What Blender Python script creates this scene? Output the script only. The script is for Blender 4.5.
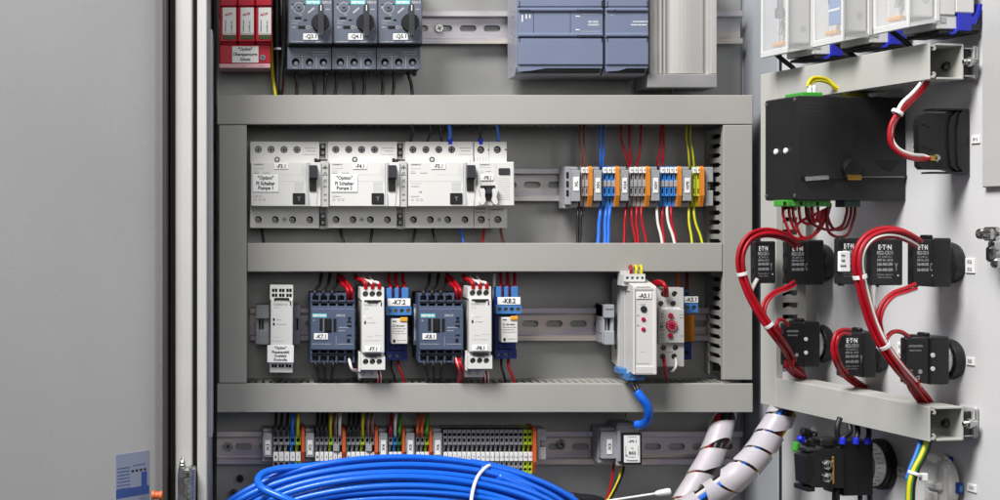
import bpy, bmesh, math, random
from mathutils import Vector, Matrix
from mathutils.geometry import tessellate_polygon
random.seed(7)
S = 0.001                      # all shapes are written in millimetres
scene = bpy.context.scene
COL = scene.collection
for o in list(bpy.data.objects): bpy.data.objects.remove(o)

# ------------------------------------------------------------ camera
CAMD = 1600.0; FP = 1500.0; HX = 250.0; HY = 225.0
cam = bpy.data.cameras.new('camera'); camo = bpy.data.objects.new('camera', cam); COL.objects.link(camo)
camo.location = (0, -CAMD*S, 0); camo.rotation_euler = (math.radians(90), 0, 0)
cam.sensor_width = 36; cam.lens = 54; cam.shift_x = 0.25; cam.shift_y = -0.025
cam.clip_start = 0.05; cam.clip_end = 100
scene.camera = camo
# ------------------------------------------------------------ world, studio lamps and an added side fill
w = bpy.data.worlds.new('World'); scene.world = w; w.use_nodes = True
bg = w.node_tree.nodes['Background']; bg.inputs[0].default_value = (0.97, 0.98, 1.0, 1); bg.inputs[1].default_value = 0.03
def area(name, loc, target, sx, sy, power, col=(1, 1, 1)):
    l = bpy.data.lights.new(name, 'AREA'); l.shape = 'RECTANGLE'; l.size = sx; l.size_y = sy; l.energy = power; l.color = col
    o = bpy.data.objects.new(name, l); COL.objects.link(o); o.location = loc
    o.rotation_euler = (Vector(target) - Vector(loc)).to_track_quat('-Z', 'Y').to_euler()
    return o
area('key_softbox', (-0.62, -1.25, 1.6), (0.3, 0, -0.02), 0.8, 0.8, 86, (1, .985, .96))
area('fill_softbox', (0.1, -3.0, 0.6), (0.2, 0, 0), 1.0, 1.0, 8, (1, .99, .98))
area('added_side_fill', (1.5, -1.9, 0.7), (-0.25, -0.35, 0), 0.9, 0.9, 13, (1, .99, .97))  # added fill lamp, aimed to brighten the left door
vs = scene.view_settings
vs.view_transform = 'Standard'; vs.look = 'None'; vs.exposure = 0.0; vs.gamma = 1
scene.render.engine = 'CYCLES'
scene.cycles.max_bounces = 8; scene.cycles.diffuse_bounces = 2

# ------------------------------------------------------------ materials
def lin(c): c /= 255.0; return c/12.92 if c <= .04045 else ((c+.055)/1.055)**2.4
def mat(name, rgb, rough=.5, metal=0, bump=.0, bscale=900, var=.06, vscale=25, coat=0, trans=0, rvar=.08, spec=.5, stretch=None, ior=1.45, scratch=0):
    m = bpy.data.materials.new(name); m.use_nodes = True; nt = m.node_tree; N = nt.nodes; L = nt.links
    p = N['Principled BSDF']; c = (lin(rgb[0]), lin(rgb[1]), lin(rgb[2]), 1)
    p.inputs['Metallic'].default_value = metal; p.inputs['Specular IOR Level'].default_value = spec
    p.inputs['IOR'].default_value = ior; p.inputs['Coat Weight'].default_value = coat; p.inputs['Transmission Weight'].default_value = trans
    tc = N.new('ShaderNodeTexCoord'); mp = N.new('ShaderNodeMapping'); L.new(tc.outputs['Object'], mp.inputs[0])
    if stretch: mp.inputs['Scale'].default_value = stretch
    n = N.new('ShaderNodeTexNoise'); n.inputs['Scale'].default_value = vscale; n.inputs['Detail'].default_value = 5; L.new(mp.outputs[0], n.inputs[0])
    r = N.new('ShaderNodeMapRange'); r.inputs[1].default_value = .3; r.inputs[2].default_value = .7
    r.inputs[3].default_value = 1-var; r.inputs[4].default_value = 1+var; L.new(n.outputs[0], r.inputs[0])
    x = N.new('ShaderNodeVectorMath'); x.operation = 'SCALE'; x.inputs[0].default_value = c[:3]; L.new(r.outputs[0], x.inputs['Scale'])
    L.new(x.outputs[0], p.inputs['Base Color'])
    r2 = N.new('ShaderNodeMapRange'); r2.inputs[1].default_value = .3; r2.inputs[2].default_value = .7
    r2.inputs[3].default_value = max(.02, rough-rvar); r2.inputs[4].default_value = min(1, rough+rvar); L.new(n.outputs[0], r2.inputs[0]); L.new(r2.outputs[0], p.inputs['Roughness'])
    if bump:
        b = N.new('ShaderNodeBump'); b.inputs['Strength'].default_value = bump; b.inputs['Distance'].default_value = .0006
        n2 = N.new('ShaderNodeTexNoise'); n2.inputs['Scale'].default_value = bscale; n2.inputs['Detail'].default_value = 2; L.new(mp.outputs[0], n2.inputs[0])
        L.new(n2.outputs[0], b.inputs['Height']); L.new(b.outputs[0], p.inputs['Normal'])
    return m
M = {}
M['duct'] = mat('duct_grey_pvc', (163, 162, 157), .46, bump=.12, bscale=500, var=.035, vscale=11, rvar=.14)
M['duct_door'] = mat('door_duct_grey_pvc', (186, 186, 181), .5, bump=.12, bscale=500, var=.03)
M['plate'] = mat('galvanised_plate', (160, 160, 159), .5, metal=.7, bump=.12, bscale=1200, var=.05, vscale=14)
M['wall'] = mat('painted_side_wall', (172, 176, 182), .4, bump=.15, bscale=1200, var=.05, vscale=6)
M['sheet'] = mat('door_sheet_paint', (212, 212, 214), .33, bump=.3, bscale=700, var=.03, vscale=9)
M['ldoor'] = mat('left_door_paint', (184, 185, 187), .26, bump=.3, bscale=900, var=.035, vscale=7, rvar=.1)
M['frame'] = mat('frame_paint', (182, 182, 182), .4, bump=.2, bscale=700, var=.03)
M['gasket'] = mat('gasket_rubber', (52, 48, 47), .6)
M['dark'] = mat('dark_inside', (30, 29, 30), .7)
M['black'] = mat('black_plastic', (24, 23, 25), .42, bump=.15, bscale=900, var=.15)
M['blackm'] = mat('black_device_plastic', (26, 25, 27), .38, bump=.3, bscale=1300, var=.2, vscale=40)
M['graphite'] = mat('graphite_device_plastic', (47, 49, 55), .36, bump=.3, bscale=1300, var=.25, vscale=60)
M['hole'] = mat('opening_black', (10, 10, 11), .8)
M['white'] = mat('white_device_plastic', (215, 214, 212), .42, bump=.1, bscale=900, var=.02)
M['white2'] = mat('light_grey_plastic', (190, 189, 187), .42, bump=.1, bscale=900, var=.03)
M['label'] = mat('white_label', (238, 238, 238), .5, var=.015)
M['ink'] = mat('printed_ink', (24, 24, 26), .6)
M['inkg'] = mat('grey_print', (120, 120, 122), .6)
M['inkl'] = mat('light_print', (170, 172, 176), .6)
M['slate'] = mat('slate_grey_plastic', (94, 100, 114), .45, bump=.15, var=.04)
M['slate2'] = mat('blue_grey_plastic', (76, 88, 112), .45, bump=.15, var=.04)
M['plc'] = mat('controller_blue_grey', (112, 122, 147), .4, bump=.15, bscale=1000, var=.03)
M['plcside'] = mat('controller_side_grey', (150, 150, 164), .4, bump=.15, var=.04)
M['teal'] = mat('teal_strip', (90, 186, 190), .5)
M['red'] = mat('red_device_plastic', (190, 24, 48), .45, bump=.15, var=.05)
M['pink'] = mat('pale_pink_edge', (226, 180, 188), .5)
M['redknob'] = mat('crimson_dial', (176, 22, 66), .4)
M['darkgreen'] = mat('green_window', (52, 82, 38), .4)
M['green'] = mat('green_connector', (66, 160, 54), .4, var=.06)
M['dgreen'] = mat('dark_green_connector', (40, 70, 60), .4)
M['gterm'] = mat('terminal_grey', (150, 151, 154), .45, var=.05)
M['gclamp'] = mat('clamp_grey', (156, 158, 163), .45, bump=.1, var=.04)
M['bterm'] = mat('terminal_blue', (58, 132, 214), .4)
M['yterm'] = mat('terminal_yellow_green', (172, 200, 52), .4)
M['dgterm'] = mat('terminal_green', (60, 130, 50), .4)
M['orange'] = mat('orange_end_plate', (214, 132, 42), .45)
M['orange2'] = mat('rust_orange_end_plate', (204, 92, 42), .45)
M['ynub'] = mat('ochre_tab', (222, 160, 50), .45)
M['amber'] = mat('amber_relay_plastic', (205, 128, 35), .2, trans=.45)
M['relayblue'] = mat('relay_socket_blue', (24, 48, 122), .4, var=.05)
M['relaylight'] = mat('relay_terminal_blue', (66, 122, 184), .35, var=.05)
M['clipblue'] = mat('clip_blue', (42, 50, 178), .35)
M['steel'] = mat('screw_steel', (188, 188, 186), .28, metal=1, var=.15, vscale=300)
M['steeld'] = mat('dark_screw_steel', (120, 120, 122), .35, metal=1, var=.2, vscale=300)
M['cast'] = mat('cast_hinge_zinc', (182, 182, 180), .35, metal=1, bump=.9, bscale=260, var=.2, vscale=120)
M['brass'] = mat('brass', (200, 160, 80), .3, metal=1)
M['alu'] = mat('brushed_aluminium', (206, 204, 202), .52, metal=.6, bump=.25, bscale=500, var=.03, stretch=(1, 1, .02))
M['alum'] = mat('aluminium_foot', (176, 175, 177), .45, metal=.6, bump=.2, bscale=900, var=.05)
M['spiral'] = mat('milky_spiral_wrap', (236, 230, 237), .38, trans=.35, var=.03)
M['spiral'].node_tree.nodes['Principled BSDF'].inputs['Alpha'].default_value = .78
M['tie'] = mat('natural_nylon', (236, 236, 238), .38, var=.02)
M['coil'] = mat('blue_cable_sheath', (24, 100, 216), .25, bump=.15, bscale=220, var=.05, vscale=18)
M['clear'] = mat('clear_cover_plastic', (245, 246, 248), .15, var=.01)
M['clear'].node_tree.nodes['Principled BSDF'].inputs['Alpha'].default_value = .2
M['milky'] = mat('frosted_cover_plastic', (236, 236, 237), .4, var=.02)
M['milky'].node_tree.nodes['Principled BSDF'].inputs['Alpha'].default_value = .7
M['sticker'] = mat('blue_grey_sticker', (142, 150, 176), .35)
M['sticker2'] = mat('sticker_blue_band', (58, 84, 150), .35)
M['copper'] = mat('orange_fitting', (196, 96, 52), .35)
for n, c in dict(w_black=(30, 29, 31), w_red=(166, 8, 28), w_dred=(120, 22, 34), w_blue=(44, 112, 216), w_dblue=(32, 46, 205), w_brown=(122, 78, 66), w_white=(228, 224, 220),
                 w_yellow=(216, 200, 38), w_green=(76, 150, 44), w_orange=(214, 92, 40), w_grey=(120, 120, 122)).items():
    M[n] = mat(n[2:] + '_wire_insulation', c, .42, var=.05, vscale=60)
# zinc-passivated rail: metallic with iridescent drift of hue
def rail_mat(name, cols, rough=.34, metal=.8):
    m = bpy.data.materials.new(name); m.use_nodes = True; nt = m.node_tree; N = nt.nodes; L = nt.links; p = N['Principled BSDF']
    tc = N.new('ShaderNodeTexCoord'); mp = N.new('ShaderNodeMapping'); mp.inputs['Scale'].default_value = (2.2, 6, 16); L.new(tc.outputs['Object'], mp.inputs[0])
    n = N.new('ShaderNodeTexNoise'); n.inputs['Scale'].default_value = 3; n.inputs['Detail'].default_value = 3; L.new(mp.outputs[0], n.inputs[0])
    cr = N.new('ShaderNodeValToRGB'); e = cr.color_ramp.elements
    for i, (t, c) in enumerate(cols):
        el = e[i] if i < 2 else e.new(t)
        el.position = t; el.color = (lin(c[0]), lin(c[1]), lin(c[2]), 1)
    L.new(n.outputs[0], cr.inputs[0]); L.new(cr.outputs[0], p.inputs['Base Color'])
    p.inputs['Metallic'].default_value = metal; p.inputs['Roughness'].default_value = rough
    return m
M['rail'] = rail_mat('passivated_zinc_rail', [(.3, (194, 180, 190)), (.45, (184, 178, 194)), (.58, (210, 198, 190)), (.7, (178, 170, 182))], .42, .6)
M['rail2'] = rail_mat('zinc_rail', [(.3, (196, 193, 194)), (.5, (180, 177, 184)), (.65, (208, 202, 192)), (.75, (178, 174, 178))], .42, .6)

# ------------------------------------------------------------ frames and pixel maps
A = math.atan(.185); SA, CA = math.sin(A), math.cos(A)
H = Vector((543, -146, 0))                                   # right door sheet origin, near its hinge
HL = Vector((-81, -200, 0)); AL = math.atan(.951)            # left door
F_MAIN = Matrix.Identity(4)
F_DOOR = Matrix.Translation(H) @ Matrix.Rotation(A, 4, 'Z')
F_LEFT = Matrix.Translation(HL) @ Matrix.Rotation(math.radians(90)-AL, 4, 'Z')   # local x runs along the leaf, towards the hinge
class Map:
    """turns photo coordinates into mm on a plane at real depth y"""
    def __init__(s, y=0): s.y = y; s.k = (CAMD+y)/FP; s.frame = F_MAIN
    def x(s, u): return (u-HX)*s.k
    def z(s, v): return (HY-v)*s.k
def door_x(px, y):
    t = (px-HX)/FP; u = -y
    return (t*(CAMD+H.y-u*CA) - H.x - u*SA)/(CA - t*SA)
def door_u(px, x):                                           # distance along the door at which offset x shows at px
    t = (px-HX)/FP
    return (t*(CAMD+H.y+x*SA) - H.x - x*CA)/(SA + t*CA)
class DMap:
    def __init__(s, y, px0): s.y = y; D = CAMD+H.y+y*CA+door_x(px0, y)*SA; s.k = D/FP; s.frame = F_DOOR
    def x(s, u): return door_x(u, s.y)
    def z(s, v): return (HY-v)*s.k
class Raw:
    def __init__(s, frame=None): s.k = 1; s.frame = frame or F_MAIN
    def x(s, u): return u
    def z(s, v): return v
RAW = Raw(); RAWD = Raw(F_DOOR); RAWL = Raw(F_LEFT)

# ------------------------------------------------------------ mesh builder
_txt = {}
def text_mesh(s, bold):
    k = (s, bold)
    if k not in _txt:
        c = bpy.data.curves.new('t', 'FONT'); c.body = s; c.align_x = 'CENTER'; c.size = 1; c.resolution_u = 2; c.offset = .032*bold; c.space_line = .95
        o = bpy.data.objects.new('t', c); me = bpy.data.meshes.new_from_object(o)
        vs_ = [(v.co.x, v.co.y) for v in me.vertices]; fs = [tuple(p.vertices) for p in me.polygons]
        bpy.data.objects.remove(o); bpy.data.meshes.remove(me)
        xs = [v[0] for v in vs_]; ys = [v[1] for v in vs_]
        if not xs: xs = [0, 1]; ys = [0, 1]
        _txt[k] = (vs_, fs, min(xs), max(xs), min(ys), max(ys))
    return _txt[k]
class MB:
    def __init__(s, m=RAW): s.m = m; s.v = []; s.f = []; s.fm = []; s.sm = []; s.mats = []
    def mi(s, mt):
        if isinstance(mt, str): mt = M[mt]
        if mt not in s.mats: s.mats.append(mt)
        return s.mats.index(mt)
    def raw(s, vs_, fs, mt, smooth=False):
        b = len(s.v); s.v += [tuple(v) for v in vs_]; i = s.mi(mt)
        for f in fs: s.f.append(tuple(b+q for q in f)); s.fm.append(i); s.sm.append(smooth)
        return s
    def box(s, a, b_, c_, d_, e, f, mt, b=0):                # raw maps take x, y, z; pixel maps take u, v, depth
        return s._box(a, b_, e, f, c_, d_, mt, b) if isinstance(s.m, Raw) else s._box(a, b_, c_, d_, e, f, mt, b)
    def _box(s, u0, u1, v0, v1, d0, d1, mt, b=0):
        x0, x1 = sorted((s.m.x(u0), s.m.x(u1))); z0, z1 = sorted((s.m.z(v0), s.m.z(v1))); y0, y1 = sorted((d0, d1))
        if b <= 0:
            vs_ = [(x, y, z) for x in (x0, x1) for y in (y0, y1) for z in (z0, z1)]
            return s.raw(vs_, [(0, 1, 3, 2), (4, 6, 7, 5), (0, 4, 5, 1), (2, 3, 7, 6), (0, 2, 6, 4), (1, 5, 7, 3)], mt)
        b = min(b, (x1-x0)*.45, (y1-y0)*.45, (z1-z0)*.45)
        c = ((x0+x1)/2, (y0+y1)/2, (z0+z1)/2); h = ((x1-x0)/2, (y1-y0)/2, (z1-z0)/2)
        vs_ = []; ix = {}
        for sx in (-1, 1):
            for sy in (-1, 1):
                for sz in (-1, 1):
                    for a in range(3):
                        sg = (sx, sy, sz); ix[(sg, a)] = len(vs_)
                        vs_.append(tuple(c[i]+sg[i]*(h[i] if i == a else h[i]-b) for i in range(3)))
        fs = []
        for a in range(3):
            o1, o2 = [i for i in range(3) if i != a]
            for sg in (-1, 1):
                q = []
                for p1, p2 in ((-1, -1), (-1, 1), (1, 1), (1, -1)):
                    t = [0, 0, 0]; t[a] = sg; t[o1] = p1; t[o2] = p2; q.append(ix[(tuple(t), a)])
                fs.append(tuple(q))
            for p1 in (-1, 1):
                for p2 in (-1, 1):
                    ta = [0, 0, 0]; ta[a] = -1; ta[o1] = p1; ta[o2] = p2; tb = list(ta); tb[a] = 1
                    fs.append((ix[(tuple(ta), o1)], ix[(tuple(tb), o1)], ix[(tuple(tb), o2)], ix[(tuple(ta), o2)]))
        for sx in (-1, 1):
            for sy in (-1, 1):
                for sz in (-1, 1):
                    g = (sx, sy, sz); fs.append((ix[(g, 0)], ix[(g, 1)], ix[(g, 2)]))
        return s.raw(vs_, fs, mt)
    def _prism(s, polys, place, a0, a1, mt):
        flat = [p for poly in polys for p in poly]
        tris = tessellate_polygon([[Vector((p[0], p[1], 0)) for p in poly] for poly in polys])
        n = len(flat); vs_ = [place(p, a0) for p in flat]+[place(p, a1) for p in flat]
        fs = [tuple(t) for t in tris]+[tuple(n+q for q in reversed(t)) for t in tris]
        b = 0
        for poly in polys:
            m_ = len(poly)
            for i in range(m_):
                j = (i+1) % m_; fs.append((b+i, b+j, n+b+j, n+b+i))
            b += m_
        return s.raw(vs_, fs, mt)
    def prism_y(s, polys, d0, d1, mt):                       # outlines in photo (u, v), extruded in depth
        P = [[(s.m.x(p[0]), s.m.z(p[1])) for p in poly] for poly in polys]
        return s._prism(P, lambda p, a: (p[0], a, p[1]), d0, d1, mt)
    def prism_x(s, poly, u0, u1, mt):                        # outline in (y mm, v)
        P = [[(p[0], s.m.z(p[1])) for p in poly]]
        return s._prism(P, lambda p, a: (a, p[0], p[1]), s.m.x(u0), s.m.x(u1), mt)
    def prism_z(s, poly, v0, v1, mt):                        # outline in (u, y mm)
        P = [[(s.m.x(p[0]), p[1]) for p in poly]]
        return s._prism(P, lambda p, a: (p[0], p[1], a), s.m.z(v0), s.m.z(v1), mt)
    def plate(s, u0, u1, v0, v1, holes, d0, d1, mt):         # panel with round / square openings
        polys = [[(u0, v0), (u1, v0), (u1, v1), (u0, v1)]]
        for h in holes:
            if len(h) == 3: polys.append([(h[0]+h[2]*math.cos(i*math.pi/8), h[1]+h[2]*math.sin(i*math.pi/8)) for i in range(16)])
            else: polys.append([(h[0], h[2]), (h[1], h[2]), (h[1], h[3]), (h[0], h[3])])
        return s.prism_y(polys, d0, d1, mt)
    def cyl(s, u, v, r, d0, d1, mt, n=20, r1=None, cap=True):  # along depth
        cx, cz = s.m.x(u), s.m.z(v); r *= s.m.k; r1 = r if r1 is None else r1*s.m.k
        vs_ = []; fs = []
        for i in range(n):
            a = 2*math.pi*i/n; vs_.append((cx+r*math.cos(a), d0, cz+r*math.sin(a)))
        for i in range(n):
            a = 2*math.pi*i/n; vs_.append((cx+r1*math.cos(a), d1, cz+r1*math.sin(a)))
        s.raw(vs_, [(i, (i+1) % n, n+(i+1) % n, n+i) for i in range(n)], mt, True)
        if cap: s.raw(vs_, [tuple(range(n)), tuple(range(2*n-1, n-1, -1))], mt)
        return s
    def lathe(s, c, axis, prof, mt, n=24, cap=True):         # prof: (radius, distance along axis) mm
        ax = Vector(axis).normalized(); t1 = ax.orthogonal().normalized(); t2 = ax.cross(t1); c = Vector(c); vs_ = []; fs = []
        for r, h in prof:
            for i in range(n):
                a = 2*math.pi*i/n; vs_.append(c+ax*h+(t1*math.cos(a)+t2*math.sin(a))*r)
        for k in range(len(prof)-1):
            for i in range(n): fs.append((k*n+i, k*n+(i+1) % n, (k+1)*n+(i+1) % n, (k+1)*n+i))
        s.raw(vs_, fs, mt, False)
        if cap: s.raw(vs_, [tuple(range(n)), tuple(range(len(vs_)-1, len(vs_)-n-1, -1))], mt)
        return s
    def tube(s, pts, r, mt, n=8, mt2=None, sub=6, off=None, stripe=(0,), twist=0):
        P = path(pts, sub); fr = frames(P); vs_ = []; b0 = len(s.v)
        for i, (p, (t, a, b)) in enumerate(zip(P, fr)):
            rr = r(i/(len(P)-1)) if callable(r) else r
            q = p + (a*off[0]+b*off[1] if off else Vector((0, 0, 0)))
            for j in range(n):
                g = 2*math.pi*j/n + twist*i/(len(P)-1); vs_.append(q+(a*math.cos(g)+b*math.sin(g))*rr)
        m = len(P); f1 = []; f2 = []
        for i in range(m-1):
            for j in range(n):
                (f2 if (mt2 and j in stripe) else f1).append((i*n+j, i*n+(j+1) % n, (i+1)*n+(j+1) % n, (i+1)*n+j))
        caps = [tuple(range(n)), tuple(range(m*n-1, (m-1)*n-1, -1))]
        b = len(s.v); s.v += [tuple(v) for v in vs_]
        for fl, mm, smo in ((f1, mt, True), (f2, mt2, True), (caps, mt, False)):
            if fl and mm:
                i_ = s.mi(mm)
                for f in fl: s.f.append(tuple(b+q for q in f)); s.fm.append(i_); s.sm.append(smo)
        return s
    def text(s, txt, u, v, y, h, mt='ink', wid=None, bold=1, rot=0):
        """centred at (u, v), facing the front; h = height of the letters' box, wid = its width"""
        vs_, fs, a, b, c, d = text_mesh(txt, bold)
        cx, cz = s.m.x(u), s.m.z(v); k = s.m.k; sc = h*k/(d-c); sx = (wid*k/(b-a)) if wid else sc
        out = []
        for p in vs_:
            X = (p[0]-(a+b)/2)*sx; Z = (p[1]-(c+d)/2)*sc
            if rot: X, Z = (-Z, X) if rot > 0 else (Z, -X)
            out.append((cx+X, y, cz+Z))
        return s.raw(out, fs, mt)
    def lines(s, u0, u1, v, y, mt='inkg', h=.5, seed=0, gap=.25):  # a row of unreadably small print
        rr = random.Random(seed+int(u0*7+v*13)); u = u0
        while u < u1:
            l = rr.uniform(.8, 2.6); s._box(u, min(u+l, u1), v-h/2, v+h/2, y, y+.08, mt); u += l+gap+rr.random()*.5
        return s
def path(pts, sub=6):
    P = [Vector(p) for p in pts]
    if len(P) < 3: return P if len(P) == 2 else P
    Q = [P[0]*2-P[1]]+P+[P[-1]*2-P[-2]]; out = []
    for i in range(1, len(Q)-2):
        p0, p1, p2, p3 = Q[i-1:i+3]
        for k in range(sub):
            t = k/sub; out.append(.5*((2*p1)+(-p0+p2)*t+(2*p0-5*p1+4*p2-p3)*t*t+(-p0+3*p1-3*p2+p3)*t**3))
    return out+[P[-1]]
def frames(P):
    out = []; a = None
    for i in range(len(P)):
        t = (P[min(i+1, len(P)-1)]-P[max(i-1, 0)]).normalized()
        if a is None: a = t.orthogonal().normalized() if abs(t.y) > .9 else t.cross(Vector((0, 1, 0))).normalized()
        a = (a-t*a.dot(t)).normalized(); out.append((t, a, t.cross(a)))
    return out

# ------------------------------------------------------------ things and parts
def props(o, label=None, cat=None, group=None, kind=None):
    if label: o['label'] = label
    if cat: o['category'] = cat
    if group: o['group'] = group
    if kind: o['kind'] = kind
def build(mb, name, base, parent=None, frame=None):
    me = bpy.data.meshes.new(name); b = Vector(base)
    me.from_pydata([tuple((Vector(v)-b)*S) for v in mb.v], [], mb.f)
    for m_ in mb.mats: me.materials.append(m_)
    for i, p in enumerate(me.polygons): p.material_index = mb.fm[i]; p.use_smooth = mb.sm[i]
    me.validate()
    bm = bmesh.new(); bm.from_mesh(me); bmesh.ops.recalc_face_normals(bm, faces=bm.faces); bm.to_mesh(me); bm.free()
    o = bpy.data.objects.new(name, me); COL.objects.link(o)
    if parent is not None: o.parent = parent
    return o
TILT = ('circuit breaker', 'contactor', 'relay', 'overload relay', 'monitoring relay', 'motor protection switch', 'suppressor', 'timer relay', 'push button')
class Thing:
    def __init__(s, name, label, cat, base, group=None, frame=F_MAIN, kind=None):
        s.base = Vector(base); s.frame = frame
        o = bpy.data.objects.new(name, None); COL.objects.link(o); o.empty_display_size = .01
        p = frame @ s.base; o.location = p*S; o.rotation_euler = frame.to_euler()
        if cat in TILT: o.rotation_euler.y += math.radians(random.Random(label).uniform(-.4, .4))
        props(o, label, cat, group, kind); s.o = o
    def part(s, name, mb, parent=None, label=None):
        o = build(mb, name, s.base, parent or s.o)
        if label: o['label'] = label
        return o
def single(name, mb, label, cat, base, group=None, frame=F_MAIN, kind=None):
    """a thing that is one mesh"""
    o = build(mb, name, base); p = frame @ Vector(base); o.location = p*S; o.rotation_euler = frame.to_euler()
    props(o, label, cat, group, kind); return o
def W(px, py, y):                                            # photo point at depth y -> mm
    k = (CAMD+y)/FP; return Vector(((px-HX)*k, y, (HY-py)*k))
def DW(px, py, u):                                           # photo point at distance u along the right door -> world mm
    x = door_x(px, -u); D = CAMD+H.y-u*CA+x*SA; return F_DOOR @ Vector((x, -u, (HY-py)*D/FP))
def wire(label, pts, r, m1, m2=None, name='wire', cat='wire', group=None, n=8, stripe=(0, 4)):
    mb = MB().tube(pts, r, m1, n, m2, stripe=stripe)
    return single(name, mb, label, cat, pts[0], group)
ORD = ['first', 'second', 'third', 'fourth', 'fifth', 'sixth', 'seventh', 'eighth', 'ninth', 'tenth', 'eleventh', 'twelfth', 'thirteenth', 'fourteenth', 'fifteenth', 'sixteenth', 'seventeenth', 'eighteenth', 'nineteenth', 'twentieth']

def screw(t, mp, u, v, r, y, mt='steel', slot=True, hole=True, ang=None):
    """screw head sunk in its opening"""
    mb = MB(mp).cyl(u, v, r, y+2.4, y+3.4, mt, 14)
    if slot:
        a = random.uniform(0, 3.1) if ang is None else ang; k = mp.k
        for q in (a, a+math.pi/2):
            dx, dz = math.cos(q)*r*.75*k, math.sin(q)*r*.75*k; nx, nz = -math.sin(q)*.3*k, math.cos(q)*.3*k
            cx, cz = mp.x(u), mp.z(v)
            mb.raw([(cx-dx-nx, y+2.3, cz-dz-nz), (cx+dx-nx, y+2.3, cz+dz-nz), (cx+dx+nx, y+2.3, cz+dz+nz), (cx-dx+nx, y+2.3, cz-dz+nz)], [(0, 1, 2, 3)], 'hole')
    return t.part('screw', mb)
def tag(t, mp, u0, u1, v0, v1, y, txt, name='label_tag', fs=.62, b=.3, thick=.7):
    mb = MB(mp).box(u0, u1, v0, v1, y-thick, y, 'label', b)
    ls = txt if isinstance(txt, list) else [txt]
    n = len(ls); hh = (v1-v0)/n*(.64 if n > 1 else .66)
    asp = max((text_mesh(l, 1)[3]-text_mesh(l, 1)[2]) for l in ls)/.75         # widest line over capital height
    k = min(hh, (u1-u0)*.9/asp/.9)
    for i, l in enumerate(ls):
        m_ = text_mesh(l, 1); vc = v0+(v1-v0)*((i+.5)/n*.88+.06)
        mb.text(l, (u0+u1)/2, vc, y-thick-.1, k*(m_[5]-m_[4])/.75, 'ink', wid=(m_[3]-m_[2])/.75*k*.9, bold=1)
    return t.part(name, mb)

# ============================================================ THE CABINET
cab = Thing('control_cabinet', 'open painted steel control cabinet with both doors swung out', 'cabinet', (240, 0, -420))
cab.part('mounting_plate', MB().box(-36, 524, 0, 3, -400, 400, 'plate', .6))
mb = MB()
mb.box(-43, -40, -198, 60, -420, 420, 'wall'); cab.part('side_wall', mb)
mb = MB()
mb.box(528, 530, -98, 60, -420, 420, 'wall', .4); mb.box(520, 528, 4, 20, -420, 420, 'wall', .4); cab.part('side_wall', mb)
cab.part('back_wall', MB().box(-44, 530, 60, 62, -420, 420, 'wall'))
cab.part('roof', MB().box(-44, 530, -98, 60, 420, 422, 'wall')); cab.part('cabinet_floor', MB().box(-44, 530, -98, 60, -422, -420, 'wall'))
# left frame: two pale rims with a dark groove between
m168 = Map(-200)
mb = MB(m168)
mb.box(175.5, 192.5, -200, 700, -202, -180, 'frame', 1.2)
mb.box(192.5, 197.5, -200, 700, -188, -180, 'steeld')
mb.box(197.5, 207.3, -200, 700, -206, -180, 'frame', 1.0)
fr = cab.part('door_frame', mb)
cab.part('frame_groove', MB(m168).box(193, 197, -200, 700, -189.5, -188.2, 'gasket'), fr)
mL = Map(-190)
cab.part('inner_profile', MB(mL).box(207.2, 212.3, 29.5, 437, -192, -150, 'wall', .5))
mb = MB(m168)
mb.box(163.5, 168.5, -200, 700, -216, -180, 'gasket', 1); mb.box(168.5, 175.5, -200, 700, -196, -180, 'gasket', 1.5)
mb.box(170.2, 171.6, -200, 700, -200, -196, 'gasket', .4)
cab.part('door_gasket', mb)
# cast hinge
mh = Map(-215)
mb = MB(mh)
mb.lathe((mh.x(186), -218, mh.z(466.6)), (0, 0, -1), [(0.5, 0), (6.6, 0.2), (7, 2), (7, 90), (6, 92)], 'cast', 20)
mb.box(188, 195.5, 467, 560, -220, -202, 'cast', 1.5); mb.box(178, 182, 470, 560, -222, -210, 'cast', 1.5)
hg = cab.part('hinge', mb)
cab.part('hinge_pin', MB(mh).lathe((mh.x(182.6), -218, mh.z(467.6)), (0, 0, 1), [(3.2, 0), (3.2, 3), (2.6, 4), (2.6, 6), (1.9, 7), (.6, 11)], 'steel', 14), hg)
# left leaf
LD = cab.frame
def left_part(name, mb, parent=None, label=None):
    o = build(mb, name, (0, 0, 0), cab.o)
    p = HL - cab.base; o.location = p*S; o.rotation_euler = F_LEFT.to_euler()
    if label: o['label'] = label
    return o
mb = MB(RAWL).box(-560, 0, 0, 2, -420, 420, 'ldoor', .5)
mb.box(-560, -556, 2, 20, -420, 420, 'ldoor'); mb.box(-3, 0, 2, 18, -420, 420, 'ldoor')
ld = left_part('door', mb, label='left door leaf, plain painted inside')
# rating sticker on the left leaf (two small bevelled layers)
def lx(px, x_guess=0):
    t = (px-HX)/FP; c_, s_ = math.cos(math.radians(90)-AL), math.sin(math.radians(90)-AL)
    return (t*(CAMD+HL.y)-HL.x)/(c_-t*s_)
def lz(px, py):
    x = lx(px); D = CAMD+HL.y+x*math.sin(math.radians(90)-AL); return (HY-py)*D/FP
xa, xb = lx(115.5), lx(149); zt, zb = lz(132, 452.5), lz(132, 560)
def sb(m_, x0, x1, z0, z1, y0, y1, mt, b=0): m_._box(x0, x1, z0, z1, y0, y1, mt, b)
mb = MB(RAWL); sb(mb, xa, xb, zb, zt, -.4, 0, 'sticker')
sb(mb, xa+.3, xb-.3, zt-40, zt-32, -.5, -.4, 'sticker2'); sb(mb, xb-10, xb-3, zt-32, zt-19, -.5, -.4, 'sticker2'); sb(mb, xa, xb, zt-60, zt-52, -.5, -.4, 'sticker2')
for i in range(7): mb.lines(xa+2, xa+17, zt-13-i*3.1, -.5, 'sticker2', 1.0, i)
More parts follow.
